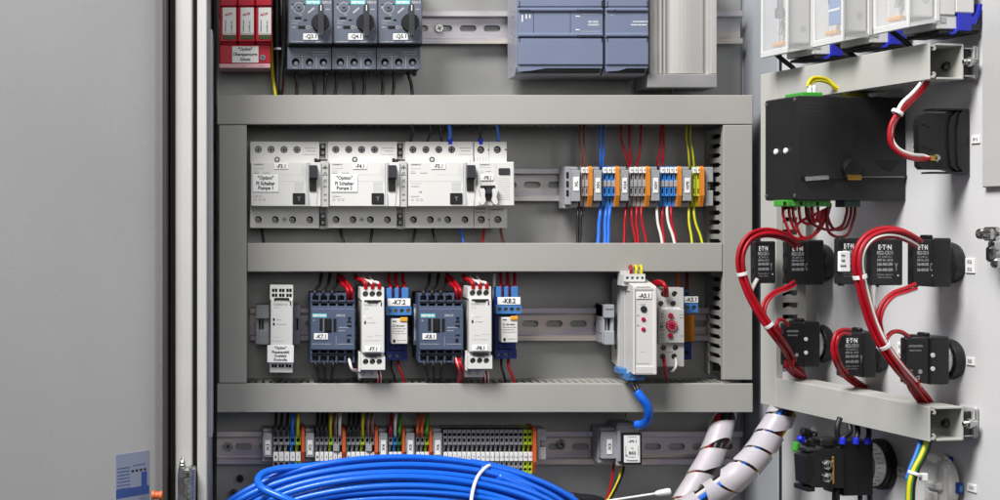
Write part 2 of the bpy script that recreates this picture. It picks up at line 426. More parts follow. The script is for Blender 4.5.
mb.lines(xb-20, xb-5, zt-12, -.5, 'sticker2', .8, 3)
for i in range(4): sb(mb, xb-22+i*5, xb-19+i*5, zt-18, zt-16, -.5, -.4, 'ink')
st = left_part('rating_sticker', mb, label='blue-grey rating sticker with a darker band'); st.parent = cab.o
single('cable_gland', MB().lathe(W(151.5, 495, -230), (1, -.1, -.03), [(2, 0), (4.2, .5), (4.2, 3), (3.4, 3.5), (3.4, 7), (4.2, 7.5), (4.2, 10), (1.5, 10.6)], 'copper', 18),
       'small orange round fitting beside the left door sticker', 'cable fitting', W(151.5, 495, -230))

# ------------------------------------------------------------ right door
def door_part(name, mb, parent=None, label=None):
    o = build(mb, name, (0, 0, 0), parent or cab.o)
    if parent is None: o.location = (H-cab.base)*S; o.rotation_euler = F_DOOR.to_euler()
    if label: o['label'] = label
    return o
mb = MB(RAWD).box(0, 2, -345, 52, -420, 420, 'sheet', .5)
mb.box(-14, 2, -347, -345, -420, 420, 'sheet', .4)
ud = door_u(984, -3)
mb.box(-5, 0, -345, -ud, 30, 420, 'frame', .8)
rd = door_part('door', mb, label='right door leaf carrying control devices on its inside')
# strip with square openings behind the vertical duct is the duct itself; the lower hinge block
dm = DMap(50, 790)
door_part('hinge_block', MB(dm).box(783, 800, 484, 540, 30, 45, 'frame', 1).box(796, 801, 479, 490, 26, 34, 'frame', .8).box(798.5, 800, 490, 540, 25, 30, 'dark'), label='pale hinge block at the lower edge')
# lock
dl = DMap(-door_u(1003, -8), 992)
mb = MB(dl).cyl(992, 234, 5.5, -door_u(1003, -8)-2, -door_u(1003, -8)+14, 'steel', 18)
for i in range(5):
    a = i*1.256; mb.cyl(992+5*math.cos(a), 234+5*math.sin(a), 2.4, -door_u(1003, -8)-5, -door_u(1003, -8)+9, 'steel', 12)
mb.box(983, 992, 229, 238, -door_u(1003, -8)+2, -door_u(1003, -8)+8, 'steel', 1.5)
single('door_lock', mb, 'chrome lock cam on the right door edge', 'door lock', (dl.x(992), -door_u(1003, -8), dl.z(234)), frame=F_DOOR)
y_ = -door_u(1003, -8)
single('lock_latch', MB(dl).box(991, 998, 246, 262, y_, y_+8, 'steeld', 2).box(993, 1006, 258, 268, y_-3, y_+5, 'steel', 2).box(994, 1004, 240, 252, y_+2, y_+9, 'steel', 2), 'small metal latch hanging just below the chrome lock', 'latch', (dl.x(994), y_, dl.z(255)), frame=F_DOOR)

# ============================================================ WIRING DUCTS
def comb_x(mb, u0, u1, v, y0, y1, pitch, fw, t, mt):
    """slotted wall lying in a plane of constant v, fingers repeating along u"""
    zz = mb.m.z(v); n = int(abs(u1-u0)/pitch); k = mb.m.k
    mb.box(u0, u1, v-t/2/k, v+t/2/k, y0, y0+14, mt) if y0 > y1 else None
    for i in range(n):
        a = mb.m.x(u0+i*pitch+.5); f = fw*k; yb, yf = y0-12, y1
        poly = [(a, yb), (a, yf+16), (a-1.6, yf+14), (a-1.6, yf+9), (a, yf+7), (a, yf), (a+f, yf), (a+f, yf+7), (a+f+1.6, yf+9), (a+f+1.6, yf+14), (a+f, yf+16), (a+f, yb)]
        mb._prism([poly], lambda p, q: (p[0], p[1], q), zz-t/2, zz+t/2, mt)
def comb_z(mb, v0, v1, u, y0, y1, pitch, fw, t, mt):
    xx = mb.m.x(u); n = int(abs(v1-v0)/pitch); k = mb.m.k
    for i in range(n):
        a = mb.m.z(v0+i*pitch+.5); f = -fw*k; yb, yf = y0-12, y1
        poly = [(a, yb), (a, yf+16), (a+1.6, yf+14), (a+1.6, yf+9), (a, yf+7), (a, yf), (a+f, yf), (a+f, yf+7), (a+f-1.6, yf+9), (a+f-1.6, yf+14), (a+f, yf+16), (a+f, yb)]
        mb._prism([poly], lambda p, q: (q, p[1], p[0]), xx-t/2, xx+t/2, mt)
DY = -70
md = Map(DY)
def duct(label, u0, u1, v0, v1, horiz, cut=()):
    t = Thing('wiring_duct', label, 'wiring duct', (md.x((u0+u1)/2), 0, md.z(v1)), 'grey slotted wiring ducts on the mounting plate')
    cov = MB(md).box(u0, u1, v0, v1, DY, DY+2.2, 'duct', .7)
    if horiz: cov.box(u0, u1, v0+.3, v0+1.8, DY+2, DY+9, 'duct').box(u0, u1, v1-1.8, v1-.3, DY+2, DY+9, 'duct')
    else: cov.box(u0+.3, u0+1.8, v0, v1, DY+2, DY+9, 'duct').box(u1-1.8, u1-.3, v0, v1, DY+2, DY+9, 'duct')
    t.part('cover', cov)
    b = MB(md)
    if horiz:
        b.box(u0+1, u1-1, v0+2.2, v1-2.2, -2.2, -.2, 'duct')
        for v in (v0+2.6, v1-2.6):
            b.box(u0+1, u1-1, v-.8, v+.8, -14, -2, 'duct'); comb_x(b, u0+2, u1-2, v, -2, DY+4, 7.6, 4.6, 1.6, 'duct')
    else:
        b.box(u0+2.2, u1-2.2, v0+1, v1-1, -2.2, -.2, 'duct')
        for u in (u0+2.6, u1-2.6):
            b.box(u-.8, u+.8, v0+1, v1-1, -14, -2, 'duct'); comb_z(b, v0+2, v1-2, u, -2, DY+4, 9.7, 5.0, 1.6, 'duct')
    kb = MB(md)
    for i in range(3):
        q = (i-1)*5.5
        if horiz: vv = (v0+v1)/2+q; kb.tube([(md.x(u0+6), -22-i*7, md.z(vv)), (md.x((u0+u1)/2), -24-i*7, md.z(vv)), (md.x(u1-6), -22-i*7, md.z(vv))], 5, 'w_black', 10)
        else: uu = (u0+u1)/2+q; kb.tube([(md.x(uu), -22-i*7, md.z(v0+5)), (md.x(uu), -26-i*7, md.z((v0+v1)/2)), (md.x(uu), -22-i*7, md.z(v1-5))], 5, 'w_black', 10)
    t.part('cable_run', kb)
    t.part('slotted_base', b)
    return t
duct('grey wiring duct running across under the top row of devices', 217, 753, 95, 124.4, True)
duct('grey wiring duct running across between the residual current breakers and the contactors', 247.3, 722.7, 243, 271.8, True)
duct('grey wiring duct running across under the contactor row, above the blue cable coil', 217, 753, 383.5, 412.5, True)
duct('upright grey wiring duct at the left, in the shade beside the left frame', 219, 246.7, 125, 383, False)
duct('upright grey wiring duct at the right with its slotted side showing', 723.3, 752.5, 125, 380, False)

# ducts on the right door
def door_duct(label, z0, z1, u0, u1):
    t = Thing('wiring_duct', label, 'wiring duct', (-30, -u0, z0), 'grey wiring ducts on the right door', F_DOOR)
    c = MB(RAWD).box(-47, -45.4, -u1, -u0, z0, z1, 'duct_door', .5)
    # curled lips that clip over the walls
    for s_, zz in ((1, z1), (-1, z0)):
        zi = zz-s_*1.4
        c._prism([[(-46, zi), (-42, zi-s_*0.2), (-40.5, zi-s_*3.2), (-42.2, zi-s_*5), (-43.4, zi-s_*4), (-42.4, zi-s_*3), (-43.6, zi-s_*1.6), (-46, zi-s_*1.6)]], lambda p, a: (p[0], a, p[1]), -u1, -u0, 'duct_door')
    t.part('cover', c)
    b = MB(RAWD).box(-17.6, -16, -u1, -u0, z0+.8, z1-.8, 'duct_door', .3)
    for zz in (z0+1.2, z1-1.2):
        b.box(-40, -17, -u1, -u0, zz-.8, zz+.8, 'duct_door', .3)
    t.part('slotted_base', b)
    t.part('inner_rivet', MB(RAWD).lathe((-18, -u1+18, (z0+z1)/2-2), (-1, 0, 0), [(4, 0), (4, 1.5), (2.5, 2.5), (2.5, 4)], 'steeld', 12))
    return t
uR = door_u(929, -47)
DR = CAMD+H.y-uR*CA-47*SA
zt1, zt0 = (HY-42.5)*DR/FP, (HY-79.5)*DR/FP
zb1, zb0 = (HY-407)*DR/FP, (HY-442)*DR/FP
uV0, uV1 = door_u(760.5, -47), door_u(776, -47)
door_duct('grey wiring duct slanting across the right door below the clear-covered relays', zt0, zt1, uV1+.5, uR)
door_duct('grey wiring duct slanting across the right door below the push button blocks', zb0, zb1, uV1+.5, uR)
t = Thing('wiring_duct', 'narrow upright grey wiring duct on the hinge side of the right door', 'wiring duct', (-30, -uV0, zb0), 'grey wiring ducts on the right door', F_DOOR)
t.part('cover', MB(RAWD).box(-47, -45.4, -uV1, -uV0, zb0, zt1, 'duct_door', .5).box(-46, -40, -uV1, -uV1+1.3, zb1, zt0, 'duct_door'))
mb = MB(RAWD).box(-17.6, -16, -uV1, -uV0, zb0, zt1, 'duct_door').box(-24, -17, -uV1+.6, -uV1+2, zb1, zt0, 'duct_door')
z = zb1+2
while z < zt0-8:
    mb._prism([[(-43, z), (-24, z), (-24, z+6.4), (-30, z+6.4), (-31, z+7.6), (-35, z+7.6), (-36, z+6.4), (-43, z+6.4)]], lambda p, a: (p[0], a, p[1]), -uV1+.6, -uV1+2, 'duct_door'); z += 11.6
mb.box(-40, -18, -uV0-1, -uV0, zb0, zt1, 'dark')
t.part('slotted_base', mb)
# stand-off brackets with chrome screws behind each duct end
for nm, z0, z1 in (('upper', zt0, zt1), ('lower', zb0, zb1)):
    zc = (z0+z1)/2; u = uR-2
    t = Thing('duct_bracket', f'metal stand-off with a chrome screw at the open end of the {nm} door duct', 'bracket', (-2, -u, zc), 'stand-offs behind the door ducts', F_DOOR)
    t.part('foot', MB(RAWD).box(-4.5, 0, -u, -u+22, z0+1, z1-1, 'frame', 1.8))
    t.part('rubber_block', MB(RAWD).box(-14, -4.5, -u+2, -u+20, z0+4, z1-4, 'graphite', 1.5))
    t.part('clamp_plate', MB(RAWD).box(-6.3, -4.6, -u-1, -u+18, z0+1.5, z1-1.5, 'frame', .6).box(-14.5, -6.3, -u-.5, -u, z1-4.2, z1-3.2, 'frame').box(-14.5, -6.3, -u-.5, -u, z0+3.2, z0+4.2, 'frame'))
    t.part('screw', MB(RAWD).lathe((-16, -u-3, zc), (1, 0, 0), [(1.6, -1.5), (2.6, 0), (2.6, 2), (4.2, 2.2), (4.2, 5), (3, 5.5), (3, 10)], 'steel', 14))

# ============================================================ DIN RAILS
def rail(label, u0, u1, vc, mt, slots_from, frame=F_MAIN, ydeep=9):
    mp = Map(-1); K = mp.k; h = 17.5/K
    t = Thing('mounting_rail', label, 'mounting rail', (mp.x((u0+u1)/2), 0, mp.z(vc+h)), 'horizontal slotted mounting rails')
    mb = MB(mp); holes = []; s_ = slots_from
    while s_+17 < u1-3:
        if s_ > u0+3:
            holes.append([(s_+3.2+(3.2*math.cos(a)), vc+3.2*math.sin(a)) for a in [math.pi/2+i*math.pi/6 for i in range(7)]] +
                         [(s_+13.6+(3.2*math.cos(a)), vc+3.2*math.sin(a)) for a in [-math.pi/2+i*math.pi/6 for i in range(7)]])
        s_ += 24
    hw = 12.5/K
    mb.prism_y([[(u0, vc-hw), (u1, vc-hw), (u1, vc+hw), (u0, vc+hw)]]+holes, -5.2, -4, mt)
    for s1 in (-1, 1):
        mb.box(u0, u1, vc+s1*hw, vc+s1*(hw-1.1/K), -13.5, -4, mt, .3); mb.box(u0, u1, vc+s1*(hw-1/K), vc+s1*h, -14.6, -13.4, mt, .5)
    t.part('channel', mb); return t, mp
r1, rm = rail('slotted zinc rail holding the top row of grey and red devices', 219, 739, 29, 'rail2', 219)
r2, _ = rail('slotted zinc rail behind the white residual current breakers', 250, 700, 185, 'rail2', 259)
r3, _ = rail('slotted zinc rail behind the row of contactors', 250, 716, 323.5, 'rail', 257)
r4, _ = rail('slotted iridescent zinc rail at the bottom with the numbered terminals', 217, 739, 446, 'rail', 235)
def rail_screw(t, u, v, y=-5.5):
    mp = Map(y); mb = MB(mp).cyl(u, v, 4.6, y-.8, y, 'steeld', 18).cyl(u, v, 3.9, y-3.4, y-.8, 'steel', 18, r1=4.2)
    for q in (.5, .5+math.pi/2):
        dx, dz = math.cos(q)*2.6, math.sin(q)*2.6; nx, nz = -math.sin(q)*.5, math.cos(q)*.5; cx, cz = mp.x(u), mp.z(v); yy = y-3.6
        mb.raw([(cx-dx-nx, yy, cz-dz-nz), (cx+dx-nx, yy, cz+dz-nz), (cx+dx+nx, yy, cz+dz+nz), (cx-dx+nx, yy, cz-dz+nz)], [(0, 1, 2, 3)], 'hole')
    t.part('mounting_screw', mb)
rail_screw(r1, 439, 28.5); rail_screw(r4, 228, 446.5); rail_screw(r4, 561, 443.5)
sc = MB(Map(-5)); sc.cyl(234, 494, 4.6, -5, 0, 'steeld', 18); sc.cyl(234, 494, 2, -5.4, -5, 'hole', 8)
single('plate_screw', sc, 'dark steel screw in the plate left of the blue cable coil', 'screw', W(234, 494, -2))
single('plate_screw', MB(Map(-5)).cyl(240, 479, 3.6, -5, 0, 'dark', 18).cyl(240, 479, 1.6, -5.4, -5, 'hole', 8), 'black bolt in the plate just above the steel screw', 'screw', W(240, 479, -2))

# ============================================================ ROW 1
def surge():
    Y = -68; mp = Map(Y)
    t = Thing('surge_arrester', 'red surge arrester of three modules with white labels in the top left corner', 'surge arrester', (mp.x(245), -14, mp.z(67)))
    t.part('base', MB(mp).box(219.3, 271, 43.5, 62.6, Y+10, -14, 'red', .8).box(219.3, 271, -40, 43.5, Y+22, -14, 'red', .8))
    t.part('bottom_edge', MB(mp).box(219, 270.6, 62.6, 67, Y+9.3, -20, 'pink', .5).lines(241, 246, 65.2, Y+9.1, 'inkg', .5).lines(259, 265, 64.8, Y+9.1, 'inkg', .5))
    for i, (a, b) in enumerate(((219.5, 236.9), (237.6, 254.7), (255.4, 272.2))):
        m_ = t.part('module', MB(mp).box(a, b, -40, 6, Y, Y+23, 'red', 1.2).box(a, b, 6, 41.5, Y+2.5, Y+23, 'red', 1.2).box(a+1.2, b-.3, 41.5, 43.3, Y+8, Y+20, 'red', .5))
        l = MB(mp).box(a+3, b-.9, 7.2, 34.6, Y+1.8, Y+2.5, 'label', .3)
        cx = (a+b)/2+1
        u0, v0 = cx-4.2, 15
        z0 = mp.z(16); l.raw([(mp.x(cx-4.3), Y+1.7, mp.z(15.8)), (mp.x(cx+2.6), Y+1.7, mp.z(14.6)), (mp.x(cx+3), Y+1.7, mp.z(12.3)), (mp.x(cx-3.9), Y+1.7, mp.z(13.5))], [(0, 1, 2, 3)], 'red')
        l.text('DEHN', cx-.6, 14.1, Y+1.6, 1.3, 'label', wid=5, rot=0)
        l.text('DEHNguard', cx-3.6, 25.8, Y+1.7, 1.7, 'ink', wid=11.5, rot=1); l.text('DG MOD 275', cx+2.4, 26.3, Y+1.7, 1.5, 'ink', wid=11, rot=1)
        l.box(a+3.4, b-1.2, 33, 33.4, Y+1.6, Y+1.8, 'inkg')
        t.part('module_label', l, m_)
        t.part('status_window', MB(mp).box(a+3.6, b-1.2, 35.2, 39.2, Y+1.9, Y+3, 'darkgreen', .4), m_)
    tag(t, mp, 232, 258.6, 45, 61.8, Y+9.7, ['"Option"', 'Überspannungs', 'Schutz'], 'option_label', .5, .6)
    screw(t, mp, 262.8, 56.5, 2.9, Y+6.2, 'steeld')
surge()

def motor_breaker(u, txt, label):
    Y = -88; mp = Map(Y); dv = 0
    t = Thing('motor_breaker', label, 'motor protection switch', (mp.x(u+22), -14, mp.z(67)), 'grey motor protection switches with black knobs')
    t.part('terminal_base', MB(mp).plate(u-.6, u+43.4, 45.6, 67.6, [(u+7.5, 60.6, 3.9), (u+21.5, 60.6, 3.9), (u+35.5, 60.6, 3.9)], Y+14, Y+19, 'slate')
           .box(u-.6, u+43.4, 45.6, 67.6, Y+19, -14, 'slate', .6).box(u+14.3, u+14.7, 54, 67, Y+13.7, Y+14, 'inkl').box(u+28.3, u+28.7, 54, 67, Y+13.7, Y+14, 'inkl')
           .lines(u+3, u+18, 52.3, Y+13.9, 'inkl', .5).lines(u+4, u+22, 54.6, Y+13.9, 'inkl', .5).lines(u+25, u+40, 50.4, Y+13.9, 'inkl', .7, 2).lines(u+25, u+40, 53, Y+13.9, 'inkl', .7, 4)
           .lines(u+5, u+9, 66.3, Y+13.9, 'inkl', .6).lines(u+19, u+23, 66.3, Y+13.9, 'inkl', .6).lines(u+33, u+37, 66.3, Y+13.9, 'inkl', .6)
           .box(u+1, u+42, 63, 68.6, Y+24, -30, 'black', .8).box(u+38, u+41.5, 66, 72.5, Y+30, Y+40, 'black', .6))
    for q in (7.5, 21.5, 35.5): t.part('screw', MB(mp).cyl(u+q, 60.9, 3.7, Y+18.4, Y+19.4, 'hole', 14).cyl(u+q+.6, 61.4, 2.1, Y+17.8, Y+18.4, 'steeld', 12))
    hb = MB(mp).box(u, u+44, -40, 43.6, Y, -16, 'slate', 1.0)
    hb.box(u, u+44, 43.3, 45.2, Y+5, -16, 'hole')
    hb.cyl(u+10, 7.8, 5.6, Y-.1, Y+.2, 'inkl', 20).cyl(u+10, 7.8, 5.0, Y-.2, Y+.1, 'slate', 20)
    hb.text('SIRIUS', u+38, 2.3, Y-.15, 2.6, 'inkl', wid=9)
    hb.box(u+9.5, u+16.5, 25.8, 29.0, Y-.2, Y+.2, 'hole').cyl(u+19.5, 27.4, 1.9, Y-.15, Y, 'inkl', 14).cyl(u+19.5, 27.4, 1.3, Y-.25, Y, 'slate', 14).box(u+22, u+24, 27, 27.5, Y-.15, Y, 'inkl')
    hb.text('TRIP', u+12, 14.8, Y-.15, 1.2, 'inkl', wid=3).lines(u+3.5, u+12, 20.8, Y-.1, 'inkl', .6).lines(u+3.5, u+9, 23.3, Y-.1, 'inkl', .6).lines(u+3.5, u+7, 27.2, Y-.1, 'inkl', 1.2).lines(u+2.5, u+15, 41.8, Y-.1, 'inkl', .7).lines(u+27, u+42, 41.8, Y-.1, 'inkl', .7)
    hb.box(u+3, u+5.5, 4, 5, Y-.2, Y, 'hole').box(u+14, u+16.5, 4, 5, Y-.2, Y, 'hole').lines(u+3, u+5.6, 7.4, Y-.1, 'inkl', 2.4)
    hb.raw([(mp.x(u+a), Y-.12, mp.z(b)) for a, b in ((18.8, 12.2), (25, 7), (26, 8.6), (19.8, 13.8))], [(0, 1, 2, 3)], 'inkl')
    hb.lines(u+37, u+41, 9.3, Y-.1, 'inkl', 1.0).lines(u+38, u+41, 28.5, Y-.1, 'inkl', 1.0)
    h_ = t.part('housing', hb)
    t.part('brand_strip', MB(mp).box(u+17, u+31.6, .2, 4.4, Y-.25, Y, 'teal').text('SIEMENS', u+24.3, 2.3, Y-.4, 2.5, 'label', wid=12.5), h_)
    t.part('setting_dial', MB(mp).cyl(u+10, 7.8, 3.1, Y-1.0, Y, 'steeld', 18).cyl(u+10, 7.8, 1.8, Y-1.6, Y, 'slate2', 12).box(u+8.4, u+11.6, 7.4, 8.2, Y-1.8, Y-1.6, 'hole'))
    t.part('test_slot', MB(mp).box(u+6, u+12.5, 17, 19, Y-.8, Y, 'hole', .4).box(u+15, u+18, 19.3, 20.6, Y-.5, Y, 'hole'))
    k = t.part('rotary_knob', MB(mp).cyl(u+31.5, 22.8, 8.2, Y-9, Y-.2, 'black', 28, r1=8.6).cyl(u+31.5, 22.8, 9.0, Y-1.8, Y, 'black', 28))
    g = [(u+28.7, 10), (u+29.2, 7.2), (u+31.5, 5.4), (u+33.8, 7.2), (u+34.3, 10), (u+34.3, 33), (u+33.4, 37.6), (u+29.8, 37.6), (u+28.7, 33)]
    t.part('lever', MB(mp).prism_y([g], Y-17, Y-8.9, 'graphite').box(u+31.1, u+31.9, 7.4, 13, Y-17.2, Y-16.9, 'label'), k)
    tag(t, mp, u+14.6, u+29.4, 33.6, 40, Y, txt, fs=.5)
motor_breaker(288.5, '-Q3.1', 'grey motor protection switch with black knob tagged -Q3.1, leftmost of its three')
motor_breaker(333.6, '-Q4.1', 'grey motor protection switch with black knob tagged -Q4.1, in the middle')
motor_breaker(378.6, '-Q5.1', 'grey motor protection switch with black knob tagged -Q5.1, next to the bare rail')

def plc():
    Y = -75; mp = Map(Y)
    def body(t, a, b, split):
        # side profile: front face, sloping chin at the bottom
        f = MB(mp).prism_x([(Y+6, -40), (-16, -40), (-16, 74), (Y+16, 74), (Y+10, 69.5), (Y+6, 67)], a, b, 'plcside')
        f.box(a+.4, b-.3, 7.2, 37.6, Y+1.2, Y+8, 'plc', .5)
        h_ = t.part('housing', f)
        t.part('upper_flap', MB(mp).box(a+.4, b-.4, -40, 7, Y-.5, Y+8, 'plc', .9), h_)
        fl = MB(mp).box(a+.4, b-.4, 38.4, 65, Y-.5, Y+8, 'plc', .9)
        fl.prism_y([[(a+.6, 64), (b-.6, 64), (b-.8, 68), (a+29 if b-a > 60 else a+22, 68), (a+14, 70.5), (a+.8, 71.4)]], Y+1.5, Y+10, 'plc')
        t.part('lower_flap', fl, h_)
        for v in (9.6, 35):
            s_ = MB(mp).box(a+.4, b-.4, v-2.1, v+2.1, Y-1.6, Y+2, 'plc', 1.3); n = int((b-a-3)/2.3)
            for i in range(n):
                q = a+2+i*2.3
                if (b-a > 60 and (v < 20 and q < a+12 or q > a+58)) or (b-a < 60 and v < 20 and i < 4 and i > 2): s_.box(q, q+1.1, v+.2, v+1.5, Y-1.9, Y-1.5, 'hole')
            t.part('trim_strip', s_, h_)
        for q in (a+1.6, b-2.2):
            for va, vb in ((1, 8), (34, 42)): t.part('hinge_slit', MB(mp).box(q, q+.7, va, vb, Y-.8, Y, 'hole'), h_)
        for v0 in (69, ):
            t.part('chin', MB(mp).box(a+6, b-2, 67, 72, Y+6, Y+20, 'black', .8).box(a+22, a+47 if b-a > 60 else a+30, 66.5, 70.5, Y+5, Y+8, 'graphite', .5), h_)
        return h_
    t = Thing('logic_controller', 'wide blue-grey logic controller at the top, larger of the two blue-grey modules', 'controller', (mp.x(560), -14, mp.z(74)))
    h_ = body(t, 517.5, 603.6, True)
    t.part('front_print', MB(mp).box(533.4, 533.8, 8, 37, Y+1, Y+1.3, 'hole').box(570.4, 570.8, 8, 37, Y+1, Y+1.3, 'hole')
           .lines(522, 523, 18, Y+1.15, 'label', 7).lines(526, 527, 16, Y+1.15, 'label', 5).lines(529.5, 530.6, 16, Y+1.15, 'label', 4)
           .text('CPU 1214C', 593.5, 21.6, Y+1.1, 2, 'label', wid=10).text('DC/DC/RLY', 594, 24.6, Y+1.1, 1.6, 'label', wid=11).lines(576, 580, 16, Y+1.15, 'label', 1.0).lines(576, 580, 29.5, Y+1.15, 'label', 1.0).lines(582, 600, 14, Y+1.15, 'inkl', .7).lines(582, 600, 31.2, Y+1.15, 'inkl', .7), h_)
    sp = MB(Map(-40))
    mx = mp.x(517.5)-.25
    for z_, y_ in ((10, -58), (14, -50), (35, -58), (38, -50), (66, -40), (30, -44), (8, -40)):
        zc = mp.z(z_); sp.raw([(mx, y_, zc), (mx, y_+2, zc), (mx, y_+2, zc+2), (mx, y_, zc+2)], [(0, 1, 2, 3)], 'hole')
    t.part('side_vent', sp, h_)
    t = Thing('expansion_module', 'narrow blue-grey expansion module beside the wide logic controller', 'controller', (mp.x(628), -14, mp.z(74)))
    h_ = body(t, 605.4, 649, False)
    t.part('front_print', MB(mp).lines(633, 648, 21.4, Y+1.15, 'label', .9, 2).lines(631, 647, 24.6, Y+1.15, 'label', .9, 5).lines(611, 614, 15, Y+1.15, 'inkl', 1), h_)
plc()

def heater():
    Y = -62; mp = Map(Y)
    t = Thing('aluminium_heater', 'tall ribbed aluminium heater block at the right end of the top rail', 'heater', (mp.x(683), -8, mp.z(88)))
    P = [(651, -14), (651, Y+8), (652, Y+7), (658.6, Y+7), (659.4, Y), (661.6, Y), (662.2, Y+3.5), (663.2, Y+3.5), (663.8, Y), (665.4, Y), (666.2, Y+3.5), (667.6, Y+3.5), (669, Y+.6)]
    for i in range(9): P.append((670+i*4, Y+.6-1.6*math.sin(math.pi*i/8)))
    P += [(703, Y+.8), (704, Y+6), (709, Y+6), (710.4, Y+1), (711.4, Y-.5), (716.3, Y-.5), (716.6, Y+2), (716.6, -14)]
    t.part('ribbed_body', MB(mp).prism_z(P, -40, 73.6, 'alu'))
    t.part('foot', MB(mp).box(647, 716.7, 74.2, 87.6, Y-2, -16, 'alum', .8))
    t.part('cable_nipple', MB(mp).box(677.6, 679.4, 87, 92, Y+20, Y+26, 'steeld', .5))
heater()
# top row wires
wire('yellow wire hanging right of the red surge arrester', [W(272.3, 40, -30), W(272, 60, -34), W(273.4, 80, -38), W(276, 97, -45)], 2.0, 'w_yellow', 'w_green', group='wires beside the red surge arrester')
wire('red wire hanging right of the red surge arrester', [W(281.5, 40, -30), W(282, 60, -30), W(283, 80, -32), W(281, 97, -40)], 1.7, 'w_red', group='wires beside the red surge arrester')
wire('thick black cable right of the red surge arrester', [W(277, -20, -40), W(277, 20, -40), W(277.5, 60, -36), W(279, 97, -40)], 4.2, 'w_black', group='black cables beside the red surge arrester', n=12)
wire('thinner black cable just left of the first motor switch', [W(283.8, -20, -50), W(284.5, 15, -50), W(283.5, 50, -44), W(279.5, 97, -46)], 2.6, 'w_black', group='black cables beside the red surge arrester', n=12)
single('cable_tie', MB().lathe(W(278, 49, -40), (0, 0, 1), [(4.7, -1), (4.9, 0), (4.7, 1)], 'tie', 16), 'pale cable tie round the black cable by the red surge arrester', 'cable tie', W(278, 49, -40))
for i, (a, b) in enumerate(((296, 296.5), (312.5, 314.5), (324.5, 324), (337, 334.5), (351.8, 354), (364, 363.5), (382.3, 382), (394, 392.5), (408.5, 412.5))):
    wire(f'{ORD[i]} black wire from the left below the motor protection switches', [W(a, 64, -50), W(a-.3, 74, -50), W((a+b)/2+.8, 84, -50), W(b, 97, -52)], 1.75, 'w_black', group='black wires below the motor protection switches')

